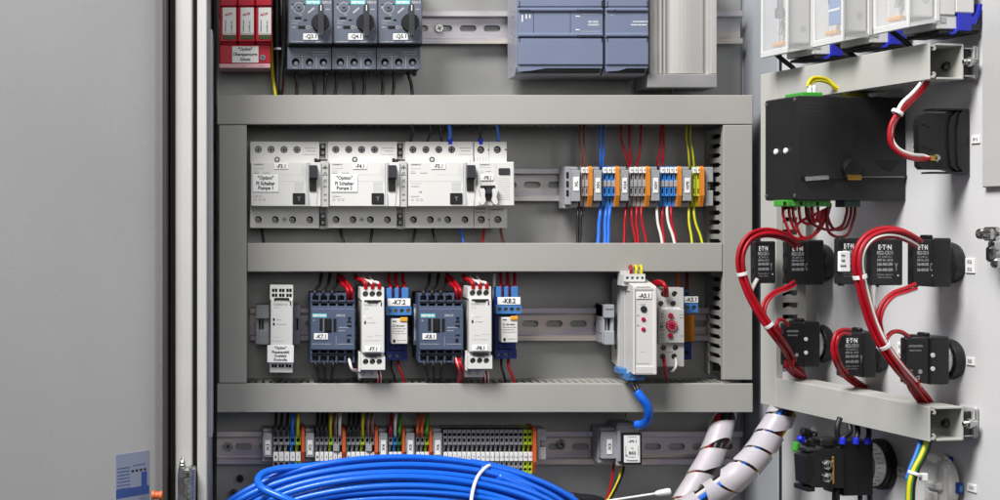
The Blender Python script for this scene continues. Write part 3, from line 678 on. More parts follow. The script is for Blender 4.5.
# ============================================================ ROW 2
def rcd(u, txt, label, opt=None):
    Y = -70; mp = Map(Y); v0 = 141
    t = Thing('residual_current_breaker', label, 'circuit breaker', (mp.x(u+35), -14, mp.z(228)), 'four-pole white residual current breakers')
    top = [(u+8+13.1*i, 148.5, 3.7) for i in range(4)]; bot = [(u+8.4, 219.6, 3.6), (u+25.6, 219.6, 3.6), (u+43.2, 219.6, 3.6), (u+60.6, 219.6, 3.6)]
    h_ = MB(mp).box(u, u+70, v0-.5, 228, Y+26, -15, 'white', .6)
    h_.plate(u, u+70, v0-.5, 162.5, top, Y+22, Y+26, 'white').plate(u, u+70, 205.5, 228, bot+[(u+34.6, 219.4, 2.2)], Y+22, Y+26, 'white')
    h_.box(u+1, u+70.8, 162.2, 206.2, Y+1, Y+26, 'white', .8)
    h_.box(u+57.2, u+70.8, 162.2, 206.2, Y-.3, Y+1.2, 'white', .3).box(u+1, u+56.4, 162.2, 206.2, Y, Y+1.2, 'white', .4)
    h_.lines(u+55, u+67, 147, Y+21.8, 'inkg', .6).lines(u+57, u+66, 150, Y+21.8, 'inkg', .6).lines(u+54, u+68, 153.4, Y+21.8, 'inkl', .6)
    H_ = t.part('housing', h_)
    for s_ in top: t.part('screw', MB(mp).cyl(s_[0], s_[1], s_[2], Y+25.4, Y+26.2, 'hole', 14).cyl(s_[0], s_[1], 3.0, Y+24.2, Y+25.4, 'steeld', 14).box(s_[0]-2.2, s_[0]+2.2, s_[1]-.4, s_[1]+.4, Y+24, Y+24.2, 'hole').box(s_[0]-.4, s_[0]+.4, s_[1]-2.2, s_[1]+2.2, Y+24, Y+24.2, 'hole'))
    for s_ in bot: t.part('screw', MB(mp).cyl(s_[0], s_[1], s_[2], Y+25.4, Y+26.2, 'hole', 14).cyl(s_[0]-.6, s_[1]+.5, 2.5, Y+24.2, Y+25.4, 'steeld', 14).box(s_[0]-2.2, s_[0]+1.2, s_[1]+.2, s_[1]+.8, Y+24, Y+24.2, 'hole'))
    t.part('sealing_screw', MB(mp).cyl(u+34.6, 219.4, 2.1, Y+22.6, Y+26, 'inkl', 14).box(u+33, u+36, 219.1, 219.7, Y+22.4, Y+22.6, 'inkg'))
    t.part('indicator_window', MB(mp).cyl(u+27.2, 158.6, 2.7, Y+21.4, Y+22, 'ink', 18).cyl(u+27.2, 158.6, 1.6, Y+21.2, Y+21.6, 'white2', 14))
    p = MB(mp); yy = Y-.12
    p.text('SIEMENS', u+8.4, 164.6, yy, 1.5, 'inkg', wid=10).lines(u+3.6, u+14, 168.5, yy, 'inkl', .6).lines(u+3.6, u+8, 171, yy, 'inkl', .6).lines(u+3.5, u+8.2, 173.1, yy, 'inkg', .8).lines(u+13, u+20, 173.1, yy, 'inkg', .8)
    p.box(u+2, u+55, 181.2, 181.4, yy, yy+.1, 'inkl').box(u+28, u+52.6, 174.6, 174.8, yy, yy+.1, 'inkl').box(u+52.4, u+52.6, 164, 174.8, yy, yy+.1, 'inkl')
    for i in range(8): p.lines(u+44.5, u+53.5, 182.6+i*1.25, yy, 'inkl', .5, i)
    p.lines(u+3.5, u+12, 196.5, yy, 'inkg', .7)
    for q in (u+5, u+10, u+14): p.cyl(q, 199.7, 1.3, yy, yy+.1, 'inkg', 8).cyl(q, 199.7, .9, yy-.05, yy, 'white', 8)
    if not opt: p.lines(u+3.5, u+14, 183.5, yy, 'inkl', .6).lines(u+4, u+12, 186.5, yy, 'inkg', .7).text('CE', u+13, 192, yy, 2, 'inkg')
    t.part('front_print', p, H_)
    t.part('test_button', MB(mp).box(u+42.6, u+55, 193, 204.2, Y-1.4, Y, 'black', .8).text('T', u+48.8, 198.7, Y-1.55, 4, 'inkg'))
    t.part('lever_channel', MB(mp).box(u+57.6, u+60, 162.6, 206, Y-.5, Y+.2, 'inkl').prism_y([[(u+58.8, 192), (u+67.6, 189), (u+66, 206), (u+60.4, 206)]], Y-1.4, Y, 'white'), H_)
    t.part('lever', MB(mp).prism_y([[(u+58.8, 165.4), (u+66.4, 165.4), (u+67.2, 168), (u+67.2, 179), (u+66.2, 181.5), (u+66.2, 191), (u+59.4, 191), (u+58.8, 181)]], Y-3, Y-.4, 'black').prism_y([[(u+58.8, 165.4), (u+66.4, 165.4), (u+67.2, 168), (u+67.2, 178), (u+58.8, 178)]], Y-9, Y-3, 'graphite'))
    tag(t, mp, u+23.8, u+38, 163.2, 169.2, Y-.1, txt, fs=.5)
    if opt: tag(t, mp, u+2.4, u+28.6, 174.8, 192.2, Y-.3, ['"Option"', 'FI Schalter', opt], 'option_label', .56, .7)
    t.part('aux_clip', MB(mp).box(u+63, u+65.4, 157.6, 162.4, Y+19, Y+23, 'white', .3).box(u+64.8, u+67.6, 157.4, 161.4, Y+17, Y+22, 'ink', .4).box(u+67.4, u+78 if u < 400 else u+68.4, 158.4, 160.6, Y+18, Y+21, 'ink', .3) if u < 400 else MB(mp).box(u+63, u+65.4, 157.6, 162.4, Y+19, Y+23, 'white', .3))
rcd(250, '-F3.1', 'leftmost white residual current breaker, option label reading Pumpe 1', 'Pumpe 1')
rcd(328.8, '-F4.1', 'white residual current breaker in the middle, option label reading Pumpe 2', 'Pumpe 2')
rcd(407.4, '-F5.1', 'white four-pole residual current breaker without an option label')
def aux(u, label):
    Y = -68; mp = Map(Y)
    t = Thing('auxiliary_contact', label, 'auxiliary contact', (mp.x(u+4), -14, mp.z(228)), 'slim auxiliary contacts between the breakers')
    t.part('housing', MB(mp).box(u, u+8, 161, 207, Y, -15, 'white2', .5).box(u, u+8, 140.6, 229, Y+24, -15, 'white2', .5).box(u+6, u+8, 141, 161, Y+22, Y+24, 'white', .2).box(u+6, u+8, 207, 228, Y+22, Y+24, 'white', .2)
           .text('11 12 14', u+4.4, 183, Y-.1, 3, 'inkg', wid=36, rot=1).lines(u+2, u+7, 168, Y-.1, 'ink', 1.2).lines(u+2, u+7, 175, Y-.1, 'ink', 1))
    for v in (145.4, 151.8, 216, 222.6): t.part('terminal', MB(mp).box(u+.3, u+5.8, v-2.9, v+2.9, Y+21, Y+25, 'black', .6).cyl(u+3.1, v, 1.9, Y+20.6, Y+21, 'steeld', 12))
aux(320.8, 'slim white auxiliary contact between the Pumpe 1 and Pumpe 2 breakers')
aux(399.2, 'slim white auxiliary contact right of the Pumpe 2 breaker')
def rcbo():
    Y = -72; mp = Map(Y); u = 477.2
    t = Thing('combined_breaker', 'two-pole white breaker with a forked toggle, right end of the breaker row', 'circuit breaker', (mp.x(u+18), -14, mp.z(228)))
    ho = [(u+7.8, 148.5, 3.8), (u+24.6, 148.5, 3.8)]; hb = [(u+7.8, 219.5, 3.8), (u+24.6, 219.5, 3.8)]
    h_ = MB(mp).box(u, u+34, 140.5, 228, Y+28, -15, 'white', .6).plate(u, u+34, 140.5, 162, ho, Y+24, Y+28, 'white').plate(u, u+34, 206, 228, hb, Y+24, Y+28, 'white')
    h_.box(u, u+37.4, 162, 206, Y, Y+28, 'white', .8).box(u+15.9, u+16.2, 141, 161.5, Y+23.8, Y+24, 'inkg').box(u+15.9, u+16.2, 206.4, 227.6, Y+23.8, Y+24, 'inkg')
    h_.cyl(u+15.6, 148.6, .8, Y+23.7, Y+24, 'ink', 8).cyl(u+33, 148.6, .8, Y+23.7, Y+24, 'ink', 8).cyl(u+15.6, 219.6, .8, Y+23.7, Y+24, 'ink', 8)
    for i in range(5): h_.box(u+1+i*2.9, u+1.8+i*2.9, 156, 160.5, Y+23.8, Y+24, 'inkl')
    h_.lines(u+2, u+12, 208.6, Y+23.9, 'inkg', 1.2).lines(u+18, u+31, 209.4, Y+23.9, 'inkg', 1).lines(u+2, u+12, 212, Y+23.9, 'inkg', 1)
    H_ = t.part('housing', h_)
    for s_ in ho+hb: t.part('screw', MB(mp).cyl(s_[0], s_[1], 3.7, Y+27.4, Y+28.2, 'hole', 14).cyl(s_[0]-.3, s_[1]+.3, 2.7, Y+26, Y+27.4, 'steeld', 14).box(s_[0]-2.2, s_[0]+1.8, s_[1], s_[1]+.7, Y+25.8, Y+26, 'hole'))
    yy = Y-.12
    p = MB(mp).text('SIEMENS', u+8, 164.6, yy, 1.5, 'inkg', wid=10).lines(u+3, u+14, 167.4, yy, 'inkl', .5).lines(u+9, u+14, 171.3, yy, 'inkg', .7).cyl(u+4.8, 171.4, 1.6, yy, yy+.1, 'inkl', 12).cyl(u+4.8, 171.4, 1.2, yy-.05, yy, 'white', 12)
    p.lines(u+3, u+16, 181.4, yy, 'inkg', 1.1).lines(u+3, u+15, 183.6, yy, 'inkl', .6).box(u+19, u+19.3, 163, 205, yy, yy+.1, 'inkl')
    for i in range(11): p.lines(u+20.5, u+33, 178.5+i*2.1, yy, 'inkl', .6, i)
    t.part('front_print', p, H_)
    t.part('test_button', MB(mp).box(u+21.6, u+33, 168.2, 174.6, Y-1.6, Y, 'graphite', .8))
    t.part('toggle_bar', MB(mp).box(u+3.2, u+18, 185.4, 188.4, Y-3, Y, 'black', .5).box(u+7, u+14.6, 188, 200.6, Y-1.6, Y, 'black', .4).box(u+8.5, u+13, 188.2, 194, Y-6, Y-1, 'graphite', .5))
    def fork(c, s_):
        return [(c-3*s_, 188.4), (c+1.5*s_, 188.4), (c+2.6*s_, 191), (c+2.2*s_, 196), (c+3.2*s_, 200.6), (c+1.2*s_, 204.2), (c-1.6*s_, 205), (c-2.8*s_, 202), (c-1.2*s_, 197), (c-2.6*s_, 192)]
    t.part('toggle_fork', MB(mp).prism_y([fork(u+4.6, 1)], Y-7, Y-.5, 'white')); t.part('toggle_fork', MB(mp).prism_y([fork(u+17, -1)], Y-7, Y-.5, 'white'))
    tag(t, mp, u+3.6, u+16.8, 174.8, 180.4, Y-.2, '-F8.1', fs=.5)
rcbo()
mwy = -32
for i, (a, b, c, r) in enumerate(((449, 448, 'w_blue', 1.9), (497, 497.6, 'w_blue', 1.3))):
    wire(f'{["left", "right"][i]} blue wire entering the breakers from above', [W(a, 123, -55), W(a+1, 132, -50), W(b+.8, 142, -45), W(b+.8, 148, -40)], r, c, group='blue wires above the breakers')
single('ferrule', MB().lathe(W(450, 141.6, -46), (0, 0, 1), [(3, -3), (2.6, 2), (1.8, 4)], 'w_dblue', 12), 'blue ferrule on the wire above the third four-pole breaker', 'ferrule', W(450, 139, -46))
single('ferrule', MB().lathe(W(480.6, 141.6, -46), (0, 0, 1), [(3, -3), (2.6, 2), (1.8, 4)], 'w_dblue', 12), 'blue ferrule on the black wire above the two-pole breaker', 'ferrule', W(480.6, 139, -46))
for i, (a, b) in enumerate(((412, 410.5), (430, 427.5), (440, 441.5), (479, 480.5))):
    wire(f'{ORD[i]} black wire from the left entering the breakers from above', [W(a, 123, -55), W(a+1, 132, -50), W(b, 142, -45), W(b, 147, -40)], 1.5, 'w_black', group='black wires above the breakers')
for i, (a, b, c) in enumerate(((415, 412, 'w_black'), (433, 436, 'w_black'), (461, 464, 'w_blue'), (484, 482, 'w_red'), (501, 504, 'w_brown'), (262, 264, 'w_black'), (341, 344, 'w_black'), (372, 370, 'w_black'))):
    wire(f'{c[2:]} wire leaving the breaker row downwards, ' + ['below the third four-pole breaker on its left', 'below the third four-pole breaker near its middle', 'below the third four-pole breaker on its right', 'below the two-pole breaker on its left', 'below the two-pole breaker on its right', 'below the Pumpe 1 breaker', 'below the Pumpe 2 breaker on its left', 'below the Pumpe 2 breaker on its right'][i],
         [W(a, 224, -30), W(a, 232, -34), W(b, 244, -40)], 1.5, c, group='wires leaving the breakers downwards')

# ---- terminals, row 2
def lookup(mt): return {'gterm': 'grey', 'bterm': 'blue', 'yterm': 'yellow-green', 'dgterm': 'green'}[mt]
def end_bracket(u0, u1, v0, v1, txt, label, grp, Y=-52, lw=.52, lv=None):
    mp = Map(Y); t = Thing('end_bracket', label, 'end bracket', (mp.x((u0+u1)/2), -14, mp.z(v1)), grp)
    b = MB(mp).box(u0, u1, v0+2, v1, Y+12, -12, 'gclamp', .6).box(u0+1, u1-.4, v0+5, v1-6, Y+1, Y+13, 'gclamp', .6).box(u0+.6, u1-1.6, v0+1.5, v0+5, Y+6, Y+14, 'gclamp', .8)
    b.box(u0+.8, u1-.8, v1-5.2, v1-4.6, Y+11.7, Y+12, 'hole').box(u0+.5, u0+2, v0+8, v0+24, Y+.6, Y+1, 'gterm')
    h = t.part('housing', b)
    lc = (u0+u1)/2+.3; w_ = (u1-u0)*lw
    la, lb = lv or (v0+13, v0+28)
    t.part('marker_label', MB(mp).box(lc-w_/2, lc+w_/2, la, lb, Y+.2, Y+1, 'label', .3).text(txt, lc, (la+lb)/2, Y+.1, min(3, w_*.6), 'ink', wid=(lb-la)*(.2+.13*len(txt)), rot=1), h)
    return t
def terminal(u0, u1, v0, v1, mt, label, grp, Y=-48, style=0, num=None, bridge=True):
    mp = Map(Y); c = (u0+u1)/2; g = .35
    t = Thing('terminal_block', label, 'terminal block', (mp.x(c), -14, mp.z(v1)), grp)
    h = v1-v0
    if style == 0:
        holes = [(u0+1.4, u1-1.2, v0+9, v0+14.2), (u0+1.4, u1-1.2, v0+23.4, v0+28.6)]
        b = MB(mp).plate(u0+g, u1-g, v0+7, v0+31, holes, Y+2, Y+7, mt).box(u0+g, u1-g, v0+1, v0+8, Y+6, -12, mt).box(u0+g, u1-g, v0+7, v0+31, Y+12, -12, mt)
        b.box(u0+g, u1-g, v0+30.5, v1, Y+8, -12, mt, .3).box(u0+g, u0+g+.7, v0+7, v0+31, Y+5, Y+13, mt).box(u1-g-.7, u1-g, v0+7, v0+31, Y+5, Y+13, mt)
        b.box(u0+1.2, u1-1.2, v0+8, v0+30, Y+11, Y+12, 'hole')
        t.part('housing', b)
        t.part('marker', MB(mp).box(u0+.5, u1-.4, v0+2.2, v0+8.2, Y-.4, Y+6, 'label', .4).box(c-.5, c+.5, v0+4, v0+6, Y-.6, Y-.4, 'inkg'))
        if bridge: t.part('bridge_insert', MB(mp).box(u0+.3, u1-.3, v0+15.6, v0+22, Y+1, Y+8, 'gclamp', .5))
        else: t.part('bridge_insert', MB(mp).box(u0+1, u1-1, v0+15.4, v0+22.4, Y+3, Y+8, 'orange2' if style == 0 and num else 'hole', .3))
    else:
        b = MB(mp).box(u0+g, u1-g, v0+1.4, v1, Y+13, -12, mt, .2)
        b.plate(u0+g, u1-g, v0+2.5, v0+16, [(c, v0+7.2, 1.8), (u0+1.1, u1-1.1, v0+11, v0+14.6)], Y+1, Y+6, mt)
        b.box(u0+g, u1-g, v0+1.6, v0+17, Y+10, Y+13.5, 'hole' if mt == 'gterm' else 'dark')
        b.box(u0+g, u1-g, v0+15.8, v0+17.2, Y, Y+10, mt).box(u0+g, u0+1.2, v0+17, v0+25, Y+4, Y+13, mt)
        b.raw([(mp.x(u0+1), Y+7, mp.z(v0+24)), (mp.x(u0+2.6), Y+7, mp.z(v0+24)), (mp.x(u0+3.6), Y+7, mp.z(v0+17.6)), (mp.x(u0+2), Y+7, mp.z(v0+17.6))], [(0, 1, 2, 3)], 'gclamp' if mt == 'gterm' else mt)
        b.box(u0+1.2, u1-g, v0+17.2, v0+24.6, Y+9, Y+13, 'dark')
        b.plate(u0+g, u1-g, v0+33.6, v1, [(u0+1.1, u1-1.1, v0+35, v0+38.4), (c, v0+42, 1.7)], Y+1, Y+6, mt).box(u0+g, u1-g, v0+33.6, v1, Y+6, Y+13.2, 'dark')
        t.part('housing', b)
        mk = MB(mp).box(u0+.35, u1-.35, v0+24.8, v0+33.4, Y-.6, Y+12, 'label', .3)
        if num: mk.text(str(num), c, v0+29.4, Y-.75, 2.4, 'ink', wid=1.4*len(str(num)), bold=0)
        t.part('marker', mk)
    return t
def end_plate(u0, u1, v0, v1, label, grp, mt, Y=-52):
    mp = Map(Y)
    P = [(Y+4, v0+1), (Y, v0+4), (Y-.4, v1-12), (Y+5, v1-1), (-14, v1-1), (-14, v0+1)]
    return single('end_plate', MB(mp).prism_x(P, u0, u1, mt), label, 'end plate', (mp.x(u0), -14, mp.z(v1)), grp)
G2 = 'terminal blocks of the middle strip'; GB2 = 'grey end brackets of the middle strip'; GP2 = 'orange end plates of the middle strip'
secs = [(565, 581, 'XL', [('gterm', 581.4, 585.2), ('gterm', 585.2, 589)], 589, 592.6), (593, 602.6, 'XN', [('bterm', 603, 607.4), ('bterm', 607.4, 611.8), ('bterm', 611.8, 616.2)], 616, 619.8),
        (620, 631.6, 'X24', [('gterm', 629.6+i*4.3, 633.9+i*4.3) for i in range(4)], 646.6, 650.2), (650.6, 660.6, 'X0V', [('bterm', 660.8+i*4.4, 665.2+i*4.4) for i in range(4)], 678.2, 681.8),
        (682, 692.6, 'XPE', [('yterm', 692.8, 696.6), ('yterm', 696.6, 700.6)], 700.4, 704.4)]
for si, (a, b, tx, bl, p0, p1) in enumerate(secs):
    b = min(b, bl[0][1]-.2)
    if si == 0:
        t_ = end_bracket(a+6, b, 165, 207.5, tx, f'grey end bracket marked {tx} at the left end of the middle terminal strip', GB2, lv=(177, 191), lw=.62)
        mp = Map(-46); t_.part('clamp_body', MB(mp).box(565.5, 572, 166.5, 205, -44, -12, 'gclamp', .8).box(565, 573, 200, 208.5, -38, -14, 'gclamp', 1).box(566.6, 569, 172, 178, -44.6, -44, 'hole').box(566.6, 569, 181, 187, -44.6, -44, 'hole').box(566.6, 569, 190, 196, -44.6, -44, 'hole'))
    else: end_bracket(a, b, 165, 207, tx, f'grey end bracket marked {tx} in the middle terminal strip', GB2)
    for i, (mt, q0, q1) in enumerate(bl):
        terminal(q0, q1, 165, 206.5, mt, f'{ORD[i]} {lookup(mt)} terminal block to the right of the {tx} bracket', G2, num=1 if si == 4 and i == 1 else None, bridge=(si != 4))
    end_plate(p0, p1, 165, 207.5, f'orange end plate closing the {tx} section of the middle strip', GP2, 'orange')
def tail_clamp(u0, u1, v0, v1, label, Y=-46):
    mp = Map(Y); um = u0+(u1-u0)*.5; h = v1-v0
    t = Thing('end_clamp', label, 'end clamp', (mp.x(u0), -14, mp.z(v1)), 'plain grey end clamps')
    t.part('housing', MB(mp).box(u0, u1, v0+2, v0+h*.42, Y, -12, 'gclamp', .7).box(u0, u1, v0+h*.62, v1, Y, -12, 'gclamp', .7).box(u0, u0+(u1-u0)*.35, v0+h*.4, v0+h*.64, Y, -12, 'gclamp', .3).box(u0+(u1-u0)*.35, u1-1, v0+h*.4, v0+h*.64, Y+12, -12, 'dark')
           .box(um, um+(u1-u0)*.3, v0+h*.44, v0+h*.6, Y+5, Y+12, 'gclamp', .4))
    t.part('fastening_screw', MB(mp).cyl(um-.4, v0+h*.52, 1.5, Y+7, Y+12, 'steeld', 12))
tail_clamp(704.6, 713.4, 165, 206, 'grey end clamp at the right end of the middle terminal strip')
up = [('w_brown', None, 580, 581.4, 1), ('w_brown', None, 584.2, 585, 1), ('w_blue', 'w_white', 599.6, 600.5, 1), ('w_blue', None, 604, 603, 0), ('w_red', None, 621.5, 628, 0), ('w_red', None, 629.5, 630.6, 0), ('w_red', None, 641.4, 637.4, 0),
      ('w_red', 'w_white', 661, 657.6, 0), ('w_red', None, 663.6, 662.6, 0), ('w_yellow', 'w_green', 687.2, 689.4, 0), ('w_yellow', 'w_green', 691, 694, 0)]
upl = ['left brown', 'right brown', 'left pale blue', 'right blue', 'first red', 'second red', 'third red', 'red and white striped', 'plain red next to the striped one', 'left yellow-green', 'right yellow-green']
X2 = [(581, 582), (585, 586), (602, 606), (607, 611), (629.5, 629.5), (633, 634), (638, 637.8), (659.5, 663), (664, 667.6), (690.5, 694.5), (693, 698.5)]
for i, (c1, c2, a, b, _k) in enumerate(up):
    wire(f'{upl[i]} wire dropping into the middle terminal strip from above', [W(a, 123, -40), W(a-.6+.3*(i % 3), 138, -44), W((a+b)/2+.4, 152, -46), W(b, 163, -44), W(b+.6, 169, -38)], 1.25, c1, c2, stripe=(0, 4) if c1 != 'w_yellow' else (0, 1, 4, 5), group='wires above the middle terminal strip')
dn = [('w_black', None, 578, 577.5, 'left black'), ('w_black', None, 581.5, 579.8, 'right black'), ('w_blue', None, 600.4, 598, 'left thick blue'), ('w_blue', None, 606, 605, 'middle thick blue'), ('w_blue', None, 609.6, 608, 'right thick blue'),
      ('w_red', None, 625.8, 624, 'first red'), ('w_red', None, 631.6, 636, 'second red'), ('w_red', None, 636.6, 638.4, 'third red'), ('w_red', None, 641.2, 646.6, 'fourth red'),
      ('w_white', 'w_red', 657, 662.5, 'left white and red striped'), ('w_red', None, 662.4, 664.2, 'fifth red'), ('w_white', 'w_red', 667, 675, 'right white and red striped'), ('w_red', None, 671, 676.4, 'sixth red'),
      ('w_yellow', 'w_green', 689, 692.4, 'left yellow-green'), ('w_yellow', 'w_green', 694, 703, 'right yellow-green')]
for i, (c1, c2, a, b, l) in enumerate(dn):
    r = 2.1 if 'thick' in l else 1.5 if 'red' in l or 'black' in l else 1.5
    wire(f'{l} wire hanging below the middle terminal strip', [W(a+.4, 202, -34), W(a, 212, -42), W(a+(b-a)*.3-.6, 224, -44), W(a+(b-a)*.7, 235, -46), W(b, 245, -48)], r, c1, c2, stripe=(0, 4) if c1 != 'w_yellow' else (0, 1, 4, 5), group='wires below the middle terminal strip')

# ============================================================ ROW 3
def brackets(t, mp, u0, u1, v0, v1, Y, label='side_clamp'):
    t.part(label, MB(mp).box(u0, u1, v0, v0+(v1-v0)*.38, Y, -12, 'gclamp', .6).box(u0, u1, v1-(v1-v0)*.35, v1, Y, -12, 'gclamp', .6).box(u0, u0+(u1-u0)*.4, v0, v1, Y+4, -12, 'gclamp', .5)
           .box(u0+(u1-u0)*.4, u1, v0, v1, Y+14, -12, 'dark').box(u0+(u1-u0)*.5, u0+(u1-u0)*.62, v0, v1, Y+8, Y+15, 'gclamp'))
def monitor():
    Y = -82; mp = Map(Y)
    t = Thing('phase_monitor', 'slim white phase monitor with a four-line option label, leftmost in the contactor row', 'monitoring relay', (mp.x(281), -14, mp.z(373)))
    hl = [(271.6+k*7.2+j*2.9, 274.1+k*7.2+j*2.9, 289+r*5, 292.4+r*5) for k in range(3) for j in range(2) for r in range(2)]
    h = MB(mp).plate(269.6, 292.8, 285.4, 300, hl, Y+6, Y+10, 'white').box(269.6, 292.8, 285.4, 300, Y+10, -14, 'white', .4).box(270.4, 292.6, 300, 363, Y, -14, 'white', .9)
    h.box(270, 292.8, 362, 373, Y+10, -14, 'white', .4).plate(270, 292.8, 362, 373, [(271.6+k*7.2+j*2.9, 274.1+k*7.2+j*2.9, 365, 368.2) for k in range(3) for j in range(2)], Y+6, Y+10, 'white')
    h.box(271.4, 291.4, 288.6, 297.8, Y+9.6, Y+9.8, 'hole').box(271.4, 291.4, 364.6, 368.6, Y+9.6, Y+9.8, 'hole').prism_y([[(273.5, 299), (274.4, 297.8), (288, 297.8), (289, 299), (289, 301), (287, 300), (275.6, 300), (273.5, 301)]], Y-1, Y, 'ink')
    h.text('SIEMENS', 280.2, 304.4, Y-.12, 2.6, 'inkl', wid=14).box(289.6, 290.8, 301, 305.6, Y-.15, Y, 'ink').lines(273, 279, 307.6, Y-.1, 'inkl', .7)
    h.box(272.6, 274.4, 318.2, 321, Y-.2, Y, 'ink').box(272.6, 274.4, 322.8, 325.6, Y-.2, Y, 'ink').lines(276, 281, 320, Y-.1, 'inkg', .6).lines(276, 286, 324.4, Y-.1, 'inkg', .6).box(272, 279, 337, 337.3, Y-.1, Y, 'inkl').lines(272, 284, 341, Y-.1, 'inkl', .6)
    t.part('housing', h)
    tag(t, mp, 267.2, 293.6, 345.2, 362.6, Y-.2, ['"Option"', 'Phasenausfall', 'Drehfeld', 'Kontrolle'], 'option_label', .6, .7)
monitor()
for u, sg, l in ((255.6, 1, 'grey end clamp at the left of the white phase monitor'), (293.2, -1, 'grey end clamp in the shade at the right of the white phase monitor')):
    mp = Map(-46); t = Thing('end_clamp', l, 'end clamp', (mp.x(u+6), -14, mp.z(345)), 'grey end clamps beside the phase monitor')
    m_ = MB(mp).box(u, u+13.6 if sg > 0 else u+7, 305, 319, -44, -12, 'gclamp', .8).box(u, u+13.6 if sg > 0 else u+7, 330, 345, -44, -12, 'gclamp', .8).box(u, u+3.4, 317, 332, -40, -12, 'gclamp', .4).box(u+8 if sg > 0 else u+5, u+13.6 if sg > 0 else u+7, 317, 332, -40, -12, 'gclamp', .4)
    if sg > 0: m_.box(u+5, u+6.2, 317, 332, -36, -14, 'gclamp')
    t.part('housing', m_)

def contactor(u, txt, label, left_aux):
    Y = -84; mp = Map(Y)
    t = Thing('contactor', label, 'contactor', (mp.x(u+22), -14, mp.z(363)), 'blue-grey contactors with black spring terminals')
    h = MB(mp).box(u, u+44, 308.6, 350, Y, -14, 'slate2', .8)
    cx = [u+4.6+8.6*i for i in range(5)]
    def rows(v0, v1, rws):
        hs = []
        for (a, b, w_) in rws:
            for c in cx: hs.append((c-w_, c+w_, a, b))
        h.plate(u, u+44, v0, v1, hs, Y+6, Y+11, 'slate2'); h.box(u, u+44, v0, v1, Y+16, -14, 'slate2', .5); h.box(u+.8, u+43.2, v0+1, v1-1, Y+13, Y+16, 'hole')
        h.box(u, u+.8, v0, v1, Y+10, Y+17, 'slate2').box(u+43.2, u+44, v0, v1, Y+10, Y+17, 'slate2')
    rows(294, 308.6, [(295.8, 300.4, 3.2), (303.8, 306.2, 3.3)]); rows(350, 363, [(351, 353.6, 3.2), (356.6, 361.4, 3.2)])
    # black spring clamps inside, and raised ribs between poles
    h.box(u+.6, u+43.4, 301.4, 303.2, Y+5, Y+12, 'black', .3).box(u+.6, u+43.4, 354.2, 356, Y+5, Y+12, 'black', .3)
    H_ = t.part('housing', h)
    for c in cx:
        for v in (297.4, 359.4): t.part('spring_clamp', MB(mp).box(c-2.8, c-.3, v-1.8, v+1.8, Y+8, Y+13, 'black', .5).box(c+.3, c+2.8, v-1.8, v+1.8, Y+8, Y+13, 'black', .5).box(c-1, c+1, v-3, v-2, Y+4, Y+9, 'black', .3), H_)
    for i in range(4):
        for va, vb in ((292.8, 300.5), (357, 364)): t.part('barrier', MB(mp).box(cx[i]+3.9, cx[i]+4.7, va, vb, Y+3, Y+12, 'slate2', .2), H_)
    t.part('brand_strip', MB(mp).box(u+1.2, u+15.8, 313.6, 317.6, Y-.25, Y, 'teal').text('SIEMENS', u+8.4, 315.6, Y-.4, 2.4, 'label', wid=13), H_)
    p = MB(mp).text('SIRIUS', u+29.6, 315.4, Y-.12, 2.4, 'inkl', wid=9).lines(u+28, u+38, 327.5, Y-.1, 'inkl', .9).lines(u+28, u+34, 330.6, Y-.1, 'inkl', .9).lines(u+2, u+4, 320.5, Y-.1, 'inkl', 1).lines(u+1, u+20, 344, Y-.1, 'inkl', .6).lines(u+27, u+42, 344, Y-.1, 'inkl', .6).box(u+25, u+25.3, 336, 346, Y-.1, Y, 'inkl')
    t.part('front_print', p, H_)
    t.part('contact_carrier', MB(mp).box(u+8.6, u+11.6, 318.6, 331, Y-.3, Y+.1, 'hole').box(u+13.6, u+20.6, 318.6, 332.6, Y-.3, Y+.1, 'hole').box(u+22.4, u+25.4, 318.6, 332, Y-.3, Y+.1, 'hole').box(u+12.2, u+13.2, 318.4, 332.8, Y-.5, Y, 'inkg').box(u+15, u+19.4, 320, 331, Y-1.6, Y-.2, 'black', .4))
    t.part('latch_slot', MB(mp).prism_y([[(u+36, 317), (u+40.4, 317), (u+39.2, 319.4), (u+39.2, 321), (u+40.4, 321), (u+40.4, 322.6), (u+36, 322.6), (u+36, 321), (u+37.4, 321), (u+37.4, 319.4)]], Y-.3, Y, 'hole'))
    t.part('latch_slot', MB(mp).box(u+36, u+40.4, 325, 327, Y-.3, Y, 'hole').box(u+36, u+40.4, 334.4, 336, Y-.3, Y, 'hole').box(u+36, u+39, 338.6, 342.6, Y-.3, Y, 'hole'))
    tag(t, mp, u+3, u+17, 333.4, 339.6, Y-.1, txt, fs=.5)
    if left_aux: t.part('side_block', MB(Map(-50)).box(u-6.5, u+2, 304, 345, -54, -14, 'slate', .5).box(u-5.4, u-4.6, 308, 340, -54.3, -54, 'label').box(u-7, u, 312, 336, -50, -14, 'slate2', .4))
contactor(310.8, '-K7.1', 'blue-grey contactor tagged -K7.1, left one of the pair', False)
contactor(419.4, '-K8.1', 'blue-grey contactor tagged -K8.1, right one of the pair, a block on its side', True)
